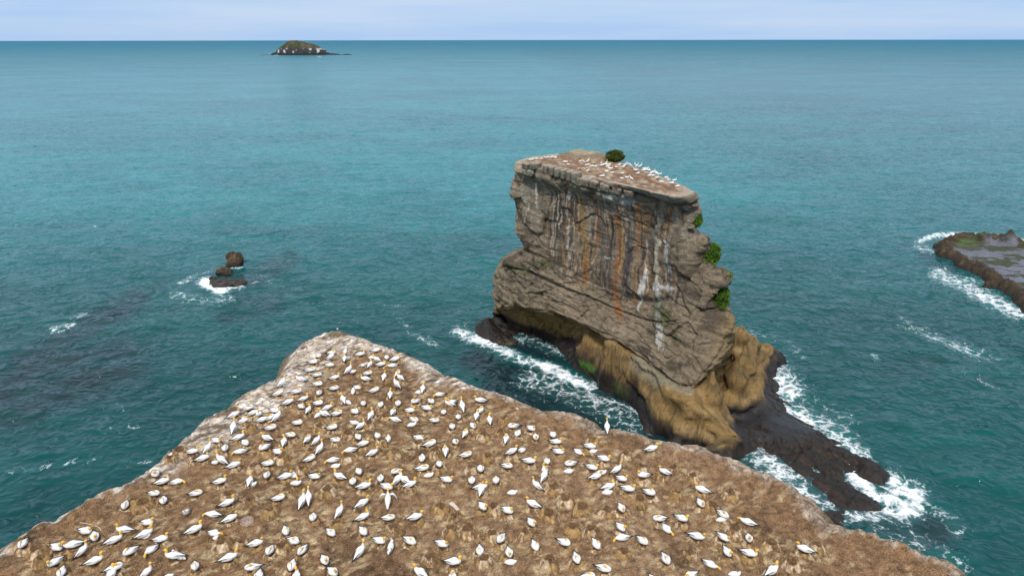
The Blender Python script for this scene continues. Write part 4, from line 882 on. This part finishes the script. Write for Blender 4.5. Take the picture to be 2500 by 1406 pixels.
def mkpose(p, sgn, var):
    path, ys, (b0, b1) = pose_path(p, sgn); seedv = var * 7.7
    def colf(V, tt, aa):
        c = np.tile(WHT, (len(V), 1)) * (1 - .05 * fbm(V[:, 0] * 9 + seedv, V[:, 1] * 9, V[:, 2] * 9, 2, 190))[:, None]
        if p in 'cj':
            c = c * np.array([.97, .96, .94])
            c = mixc(c, (.30, .30, .31), .8 * sst(6.3, 6.9, tt))
            if p == 'j': c = mixc(c, (.10, .10, .105), .9 * sst(.0, .25, fbm(V[:, 0] * 14 + seedv, V[:, 1] * 14, V[:, 2] * 14, 2, 191)) * sst(.5, -.4, np.sin(aa) ))
        else:
            c = mixc(c, CRM, sst(ys - .5, ys + .1, tt) * .8); c = mixc(c, YEL * (1 - .12 * (var % 3)), sst(ys, ys + .5, tt))
            c = mixc(c, BLK, sst(1.25, .7, tt) * .92)
            n_ = len(path) - 1; c = mixc(c, BLK, sst(n_ - .45, n_ - .2, tt))
        return c
    ms = {'body': tube_mesh('gannet_body', path, colf, 14)}
    bp = np.array(b0); tp = np.array(b1)
    ms['bill'] = tube_mesh('gannet_bill', [(*(bp), .014, .015), (*(bp * .6 + tp * .4), .010, .011), (*(bp * .15 + tp * .85), .006, .006), (*tp, .003, .003)],
                           lambda V, tt, aa: np.tile(np.array([.33, .38, .43]), (len(V), 1)) * (.7 if p in 'cj' else 1), 8, M_bill)
    if p not in 'cj':
        for k, sg in enumerate((1, -1)):
            if p == 'w':
                wp = [(.10, .09 * sg, .47, .03, .03), (.04, .22 * sg, .54, .075, .016), (.0, .31 * sg, .46, .085, .014), (-.05, .37 * sg, .34, .07, .012), (-.10, .40 * sg, .22, .045, .010), (-.14, .41 * sg, .12, .01, .005)]
                def wc(V, tt, aa): return mixc(np.tile(WHT, (len(V), 1)), BLK, sst(-.0, -.04, V[:, 0] + .09 * sst(0, 5, tt)) * .95)
                # frame: use x as the chord
                P_ = np.array(wp); V_, F_ = [], []
                n_ = 22; t_ = np.linspace(0, len(P_) - 1.001, n_); Q = np.array([[np.interp(q, range(len(P_)), P_[:, c_]) for c_ in range(5)] for q in t_])
                for a_ in range(n_):
                    for b_ in range(10):
                        an = 2 * math.pi * b_ / 10; V_.append((Q[a_, 0] + Q[a_, 3] * math.cos(an), Q[a_, 1], Q[a_, 2] + Q[a_, 4] * math.sin(an)))
                V_ = np.array(V_); F_ = grid_faces(n_, 10, wrap=True); tt_ = np.repeat(t_, 10)
                ms['wing' + str(k)] = new_mesh('gannet_wing', V_, F_ if sg > 0 else F_[:, ::-1], wc(V_, tt_, tt_), mat=M_bird)
                continue
            wp = [[.16, .075 * sg, .165, .012, .03], [.08, .118 * sg, .165, .022, .062], [-.05, .128 * sg, .155, .024, .075], [-.20, .095 * sg, .14, .020, .062], [-.34, .048 * sg, .122, .014, .035], [-.47, .014 * sg, .105, .006, .012], [-.53, .010 * sg, .098, .003, .004]]
            if p == 'u':
                c_, s_ = math.cos(R(27)), math.sin(R(27)); wp = [[r[0] * c_ - (r[2] - .15) * s_, r[1] * .93,   .30 + r[0] * s_ + (r[2] - .15) * c_, r[3], r[4]] for r in wp]
            def wc(V, tt, aa):
                low = np.sin(aa)       # + is the underside of the section
                c = np.tile(WHT, (len(V), 1)); c = mixc(c, BLK, sst(.35, .7, low) * sst(1.6, 2.8, tt)); return mixc(c, BLK, sst(3.2, 3.8, tt))
            ms['wing' + str(k)] = tube_mesh('gannet_wing', wp, wc, 12)
    if p in 'uw' or p == 'j':
        zt = .30 if p != 'j' else .10
        for k, sg in enumerate((1, -1)):
            V = []; lp = [(-.03, .05 * sg, zt, .022, .022), (-.01, .05 * sg, zt * .5, .012, .012), (-.02, .05 * sg, .02, .010, .010), (.03, .055 * sg, .008, .026, .007), (.07, .06 * sg, .006, .034, .005), (.085, .06 * sg, .005, .01, .003)]
            ms['leg' + str(k)] = tube_mesh('gannet_leg', lp, lambda V, tt, aa: np.tile(np.array([.04, .045, .045]), (len(V), 1)), 8, M_bill)
    return ms
POSES = {}
for p in 'thgpuwcj':
    for v in range(4 if p in 'thg' else 2): POSES[(p, v)] = mkpose(p, 1 if v % 2 else -1, v)
NV = {p: (4 if p in 'thg' else 2) for p in 'thgpuwcj'}

def ground(x, y):
    x = np.array([x], float); y = np.array([y], float); return float(head_h(x, y, sdist(x, y))[0])
DIR = ['right', 'upper right', 'away', 'upper left', 'left', 'lower left', 'the viewer', 'lower right']
LOOK = {'t': 'gannet with tucked head', 'h': 'sitting gannet, head raised', 'g': 'gannet looking sideways', 'p': 'gannet bending head down',
        'u': 'standing gannet', 'w': 'gannet holding both wings open', 'c': 'fluffy white gannet chick', 'j': 'speckled young gannet'}
ORD = ['first', 'second', 'third', 'fourth', 'fifth', 'sixth', 'seventh', 'eighth', 'ninth', 'tenth', 'eleventh', 'twelfth']
def region(px, py):
    if py < 905: return 'on the headland tip'
    if py < 965: return 'just below the headland tip' if px < 900 else 'below the tip, right'
    side = lambda a: ('left' if px < a[0] else 'centre left' if px < a[1] else 'centre right' if px < a[2] else 'right')
    if py < 1040: return 'upper colony, ' + side((720, 860, 1020))
    if py < 1120: return 'middle colony, ' + side((680, 900, 1150))
    if py < 1210: return 'lower middle, ' + side((620, 900, 1260))
    if py < 1310: return 'lower colony, ' + side((450, 850, 1300))
    return 'bottom edge, ' + side((450, 900, 1400))
def number(entries):
    """entries: list of (key, x) -> suffix making each unique"""
    g = {}
    for i, (k, x) in enumerate(entries): g.setdefault(k, []).append((x, i))
    out = [''] * len(entries)
    for k, l in g.items():
        if len(l) == 1: continue
        l.sort()
        for j, (x, i) in enumerate(l):
            out[i] = ', leftmost' if j == 0 else ', rightmost' if j == len(l) - 1 else ', %s from left' % ORD[j]
    return out
keys = []
for (px, py, h_, p) in B:
    keys.append((LOOK[p] + ('' if p in 'cw' else ' facing ' + DIR[int(((h_ + 22.5) % 360) // 45)]) + ', ' + region(px, py), px))
suf = number(keys)
PART = {'body': 'body', 'bill': 'bill', 'wing0': 'wing', 'wing1': 'wing', 'leg0': 'leg', 'leg1': 'leg'}
occupied = []; NESTED = []
protos = {}
for i, (px, py, h_, p) in enumerate(B):
    v = random.randrange(NV[p]); zc = {'u': .28, 'w': .28, 'c': .12, 'j': .16}.get(p, .17) ; nest = p in 'thg' and not (px > 1560 and py < 1100) 
    lift = .09 if nest else 0
    x, y, _ = at_z(px, py, HZ + zc + lift); x, y = float(x), float(y); gz = ground(x, y)
    x, y, _ = at_z(px, py, gz + zc + lift); x, y = float(x), float(y); gz = ground(x, y)
    wa = math.atan2(math.sin(R(h_)) / .55, math.cos(R(h_))) + R(random.uniform(-12, 12))
    sc = random.uniform(.93, 1.07) * (.80 if p == 'c' and px < 700 else .92 if p == 'c' else 1)
    nm = 'gannet_chick' if p == 'c' else 'gannet'
    if (p, v) not in protos:
        r = bpy.data.objects.new(nm, None); C.objects.link(r)
        for k, ms in POSES[(p, v)].items(): link(PART[k], ms, r)
        protos[(p, v)] = r; kids = None
    else:
        src = protos[(p, v)]; r = src.copy(); C.objects.link(r)
        for ch in src.children:
            c2 = ch.copy(); C.objects.link(c2); c2.parent = r
    r.empty_display_size = .1
    r.location = (x, y, gz + lift - .015); r.rotation_euler = (R(random.uniform(-3, 3)), R(random.uniform(-5, 4)) if p not in 'uw' else 0, wa); r.scale = (sc,) * 3
    r['label'] = keys[i][0] + suf[i]; r['category'] = 'chick' if p == 'c' else 'gannet'; r['group'] = 'gannet chicks on the headland' if p == 'c' else 'gannets nesting on the headland'
    occupied.append((x, y))
    if nest: NESTED.append((x, y, gz, px, py))

# nest mounds
def nest_mesh(seed, kind):
    nr, nc = 15, 40; th = np.linspace(0, 2 * math.pi, nc, endpoint=False); rr = np.linspace(0.001, 1, nr)
    RR, TH = np.meshgrid(rr, th, indexing='ij')
    ex = 1 + .13 * vnoise(np.cos(TH) * 1.3 + seed, np.sin(TH) * 1.3, 0, 200) + .06 * vnoise(np.cos(TH) * 5 + seed, np.sin(TH) * 5, 0, 201)
    r = RR * .40 * ex
    x = r * np.cos(TH); y = r * np.sin(TH)
    prof = np.interp(RR, [0, .25, .42, .55, .75, 1], [.105, .115, .165, .165, .085, -.10] if kind else [.13, .15, .17, .15, .07, -.10])
    flute = .03 * fbm(np.cos(TH) * 2.4 + seed, np.sin(TH) * 2.4, RR * 2, 3, 202) * sst(.4, .7, RR)
    z = 1.35 * prof * (1 + .3 * vnoise(np.cos(TH) * 1.2 + seed, np.sin(TH) * 1.2, 4, 203)) + flute + .02 * fbm(x * 9 + seed, y * 9, 0, 3, 204)
    st = fbm(np.cos(TH) * 5 + seed, np.sin(TH) * 5, RR * .8, 3, 205) * 1.5; st2 = vnoise(np.cos(TH) * 2.2 + seed, np.sin(TH) * 2.2, RR, 206)
    c = np.tile(np.array([.205, .120, .056]), x.shape + (1,))
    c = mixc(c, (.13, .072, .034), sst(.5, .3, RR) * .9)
    out = sst(.40, .55, RR) * sst(1.02, .85, RR)
    w1 = fbm(x * 9 + seed, y * 9, 0, 4, 207); w2 = fbm(x * 3.5 + seed, y * 3.5, 2, 3, 208); w3 = fbm(x * 22 + seed, y * 22, 2, 3, 209)
    c = mixc(c, (.090, .050, .024), sst(.0, .35, w1) * .6)
    c = mixc(c, (.50, .35, .19), out * sst(-.05, .28, w2 + .35 * st + .4 * w3) * .9)
    c = mixc(c, (.66, .56, .43), out * sst(.18, .42, w2 * .6 + w3 * .9 + .2 * st) * .8)
    c = mixc(c, (.50, .32, .12), out * sst(.12, .35, -w2 + .5 * w3) * .55)
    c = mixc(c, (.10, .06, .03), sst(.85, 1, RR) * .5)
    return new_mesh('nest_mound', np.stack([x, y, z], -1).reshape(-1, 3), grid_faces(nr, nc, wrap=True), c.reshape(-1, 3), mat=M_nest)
NM = [nest_mesh(s * 3.7 + 1, s % 3) for s in range(9)]
empties = []
for (px, py) in EXPL:
    x, y, _ = at_z(px, py, HZ + .05); x, y = float(x), float(y)
    if all(math.hypot(x - a, y - b) > .42 for a, b in occupied) and len(NESTED) + len(empties) < 330:
        occupied.append((x, y)); empties.append((x, y, ground(x, y), px, py))
allm = [(m_, 1) for m_ in NESTED] + [(m_, 0) for m_ in empties]
keys = [(('earth nest mound under a gannet, ' if f else 'empty straw-rimmed nest mound, ') + region(m_[3], m_[4]), m_[3]) for m_, f in allm]
ORD += ['%dth' % i if i % 10 not in (1, 2, 3) or i in (11, 12, 13) else '%d%s' % (i, {1: 'st', 2: 'nd', 3: 'rd'}[i % 10]) for i in range(13, 90)]
suf = number(keys)
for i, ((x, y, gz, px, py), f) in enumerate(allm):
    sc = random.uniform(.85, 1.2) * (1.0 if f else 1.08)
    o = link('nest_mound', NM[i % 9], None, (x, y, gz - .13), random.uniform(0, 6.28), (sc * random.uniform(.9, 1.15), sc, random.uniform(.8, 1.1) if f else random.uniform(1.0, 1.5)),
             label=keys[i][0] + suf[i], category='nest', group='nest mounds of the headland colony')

# distant gannets on top of the stack: one low mesh each
FARB = {(1470, 380, 12.44): "110,260 205,275 10,270 155,325 250,370 430,330 515,265 690,300 640,330 800,240 875,320 1065,300 1160,325 1210,345 1300,400 1255,435 1375,460 1455,450 1475,390 1510,420 1600,430 1650,410 1740,445 1010,430 1080,535 135,470 300,510 600,530 755,650 600,680 885,720 1450,600 1545,600 1470,555 1655,530 1655,660 1750,510 1950,515 1990,520 1955,580 2120,565 1935,665 2055,670 2020,725 2305,750 2110,820 1790,785 2280,915 15,610",
        (1290, 380, 12.44): "45,130 120,105 250,85 385,80 500,80 575,45 690,45 730,75 805,45 1080,180 1140,180 1210,255 1580,150 1690,215 1800,185 1770,275 1930,310 2030,310 2200,240 2240,280 2350,250 2420,270 2400,320 1800,470 2370,470 2220,605 2470,380"}
def low_bird(p):
    path, ys, (b0, b1) = pose_path(p)
    def colf(V, tt, aa):
        c = np.tile(WHT, (len(V), 1)); c = mixc(c, YEL, sst(ys, ys + .5, tt) * .8); return mixc(c, BLK, sst(2.2, .9, tt) * .9)
    return tube_mesh('far_gannet', path, colf, 7)
LB = [low_bird('t'), low_bird('h'), low_bird('u')]
FB = []
for (a, b, k_), s in FARB.items():
    for e in s.split():
        u_, v_ = e.split(','); FB.append((a + float(u_) / k_, b + float(v_) / k_))
fb = []
for (px, py) in FB:
    z = 31.0; ok = None
    for it in range(6):
        x, y, _ = at_z(px, py, z + .2); x, y = float(x), float(y); z = cap_z(x, y)
    # keep it on the top: pull towards the centre when the spot is past the rim
    P = STONE['cap']; dmin = np.min(np.hypot(P[:, 0] - x, P[:, 1] - y)); n_ = 0
    while dmin > .55 and n_ < 60:
        x += (13 - x) * .02; y += (107 - y) * .02; dmin = np.min(np.hypot(P[:, 0] - x, P[:, 1] - y)); n_ += 1
    fb.append((x, y, cap_z(x, y), px, py))
def freg(px, py):
    if px < 1360 and py < 392: return 'on the left rim of the stack'
    if py < 395 + (px - 1360) * .12 and px < 1500: return 'below the knoll on the stack'
    if px < 1500: return 'mid stack top'
    if px < 1560: return 'right of the stack bush'
    if px < 1620: return 'on the stack back rim'
    return 'at the stack right end'
pk = [random.choice([0, 0, 1, 1, 2]) for _ in fb]
keys = [(['tiny resting white gannet', 'tiny sitting gannet with raised head', 'tiny upright gannet'][k] + ' ' + freg(q[3], q[4]), q[3]) for q, k in zip(fb, pk)]
suf = number(keys)
for i, (q, k) in enumerate(zip(fb, pk)):
    link('gannet', LB[k], None, (q[0], q[1], q[2] - .02), random.choice([0, .3, -.4, 2.9, 3.5, 5.5, .2]), random.uniform(1.0, 1.2), label=keys[i][0] + suf[i], category='gannet', group='gannets on the sea stack')

# ------------------------------------------------------------------ plants on the stack
def tuft_mesh(name, size, n, seed, c0, c1, blade=.28, dome=False):
    r_ = np.random.default_rng(seed)
    d = r_.normal(size=(n, 3)); d /= np.linalg.norm(d, axis=1)[:, None]; d[:, 2] = np.abs(d[:, 2]) if dome else d[:, 2]
    rad = r_.uniform(.55, 1, n)**.5
    lump = 1 + .42 * fbm(d[:, 0] * 2 + seed, d[:, 1] * 2, d[:, 2] * 2, 3, 210)
    P = d * (rad * lump)[:, None] * np.array(size)
    t = np.cross(d, r_.normal(size=(n, 3))); t /= np.linalg.norm(t, axis=1)[:, None]
    w = blade * r_.uniform(.4, 1, n)[:, None]
    q = d * .8 + r_.normal(size=(n, 3)) * .5 + np.array([0, 0, -.2]); q /= np.linalg.norm(q, axis=1)[:, None]
    V = np.stack([P - t * w * .35, P + t * w * .35, P + q * w], 1).reshape(-1, 3)
    Fc = np.arange(3 * n).reshape(-1, 3)
    k = np.clip(.5 + .9 * fbm(P[:, 0] * 1.2 + seed, P[:, 1] * 1.2, P[:, 2] * 1.2, 3, 211) + r_.uniform(-.2, .2, n), 0, 1)[:, None]
    c = np.repeat(np.array(c0) * (1 - k) + np.array(c1) * k, 3, 0)
    return new_mesh(name, V, Fc, c, smooth=False, mat=M_leaf)
def core_mesh(size, seed, col):
    V, Fc = icos('c', 3); V = V * (1 + .42 * fbm(V[:, 0] * 2 + seed, V[:, 1] * 2, V[:, 2] * 2, 3, 210))[:, None] * np.array(size) * .86
    return new_mesh('core', V, Fc, np.tile(np.array(col), (len(V), 1)), mat=M_leaf)
x, y, z = [float(v) for v in at_z(1500, 392, 31.2)]
root = link('bush', None, None, (x, y, z), label='round dark green bush on top of the sea stack', category='bush')
link('crown', tuft_mesh('bush', (1.55, 1.3, .9), 9000, 3, (.035, .05, .010), (.12, .15, .025), .2), root, (.1, 0, .75))
link('branches', core_mesh((1.35, 1.2, .8), 3, (.03, .022, .012)), root, (.1, 0, .75))
for i, (px, py, off, sz, lb) in enumerate([(1702,537,2.4,(.6,.9,.85), 'small green grass cushion highest on the seaward side of the stack'), (1733,620,3.2,(1.5,1.8,1.55), 'large green grass clump below the jutting ledge of the stack'), (1764,671,3.2,(1.25,1.2,.5), 'thin pointed green grass tuft on a narrow ledge of the stack'), (1755,724,3.2,(1.3,1.9,1.8), 'lowest green grass clump hanging on the seaward side of the stack')]):
    x, y, z = [float(v) for v in at_face(px, py, off)]
    root = link('grass_clump', None, None, (x, y, z), label=lb, category='grass clump', group='grass clumps on the seaward side of the stack')
    link('blades', tuft_mesh('grass', sz, 7000, 20 + i, (.05, .11, .008), (.12, .24, .02), .26), root)
    link('turf', core_mesh(sz, 20 + i, (.02, .032, .008)), root)

# ------------------------------------------------------------------ litter on the headland
def strip(name, pts, w, h, col, label, cat, seed=0):
    P = [at_z(a, b, HZ + .02) for a, b in pts]; P = [(float(p[0]), float(p[1])) for p in P]
    c0 = P[0]; path = [(p[0] - c0[0], p[1] - c0[1], ground(*p) - ground(*c0) + h * .6, w, h) for p in P]
    V, Fc, caps, tt, aa = sweep(path, 8)
    m = bpy.data.meshes.new(name); m.from_pydata([tuple(v) for v in V], [], Fc + [c[:3] for c in caps])
    a = m.color_attributes.new('Col', 'FLOAT_COLOR', 'POINT'); cc = np.ones((len(V), 4), np.float32); cc[:, :3] = col; a.data.foreach_set('color', cc.ravel()); m.materials.append(M_wood)
    link(name, m, None, (c0[0], c0[1], ground(*c0)), label=label, category=cat)
strip('driftwood', [(1098,1224),(1106,1230),(1118,1240)], .10, .03, (.62, .52, .45), 'flat pale driftwood plank lying between empty nest mounds', 'driftwood')
strip('driftwood', [(1259,1001),(1269,1003)], .07, .03, (.62, .50, .40), 'short pale driftwood block near the right cliff edge', 'driftwood')
strip('stick', [(799,1109),(810,1097),(820,1083)], .014, .012, (.50, .36, .22), 'thin straight stick lying among the gannets', 'stick')
strip('kelp_stem', [(193,1274),(212,1275),(230,1280),(242,1288),(245,1296)], .02, .014, (.55, .42, .32), 'thin curved dry kelp stem at the lower left', 'kelp')
strip('stick', [(440,1332),(455,1328),(467,1321)], .018, .014, (.42, .30, .19), 'short bent stick beside the speckled young gannet', 'stick')
strip('stick', [(932,1128),(945,1129),(958,1131)], .014, .012, (.55, .42, .27), 'thin pale stick below an empty nest mound', 'stick')
def disc():
    x, y, _ = [float(v) for v in at_z(603, 1278, HZ)]
    V, c = [], []; nr, nc = 12, 36
    for i in range(nr):
        r = i / (nr - 1) + .002
        for j in range(nc):
            t = 2 * math.pi * j / nc; V.append((r * .27 * math.cos(t), r * .30 * math.sin(t), .035 + .018 * math.sin(r * 15 + .6 * math.sin(t)) - (.09 if i == nr - 1 else 0)))
            c.append((.40, .31, .26) if math.sin(r * 15) > -.2 else (.24, .17, .14))
    link('worn_nest', new_mesh('worn_nest', V, grid_faces(nr, nc, wrap=True), np.array(c), mat=M_nest), None, (x, y, ground(x, y) + .02), label='flat ringed disc of grey guano like a worn-down nest', category='nest')
disc()
def pebbles():
    n = 9000; r_ = np.random.default_rng(5)
    x = r_.uniform(-26, 26, n * 3); y = r_.uniform(19.5, 42, n * 3); d = sdist(x, y); k = (d > .5) & (fbm(x / 2, y / 2, 0, 3, 220) > -.25); x, y, d = x[k][:n], y[k][:n], d[k][:n]
    z = head_h(x, y, d); s = r_.uniform(.010, .026, len(x)); a = r_.uniform(0, 6.28, len(x)); V = []
    for q in range(3): V.append(np.stack([x + s * np.cos(a + q * 2.1), y + s * np.sin(a + q * 2.1), z - .005], -1))
    V.append(np.stack([x, y, z + s * .8], -1)); V = np.stack(V, 1).reshape(-1, 3)
    b = np.arange(len(x))[:, None] * 4; Fc = np.concatenate([b + np.array([[0, 1, 3]]), b + np.array([[1, 2, 3]]), b + np.array([[2, 0, 3]])])
    c = np.repeat(np.array([(.62, .56, .48), (.55, .42, .27), (.10, .06, .04)])[r_.integers(0, 3, len(x))], 4, 0)
    link('gravel', new_mesh('gravel', V, Fc, c, smooth=False, mat=M_wood), kind='stuff')
pebbles()
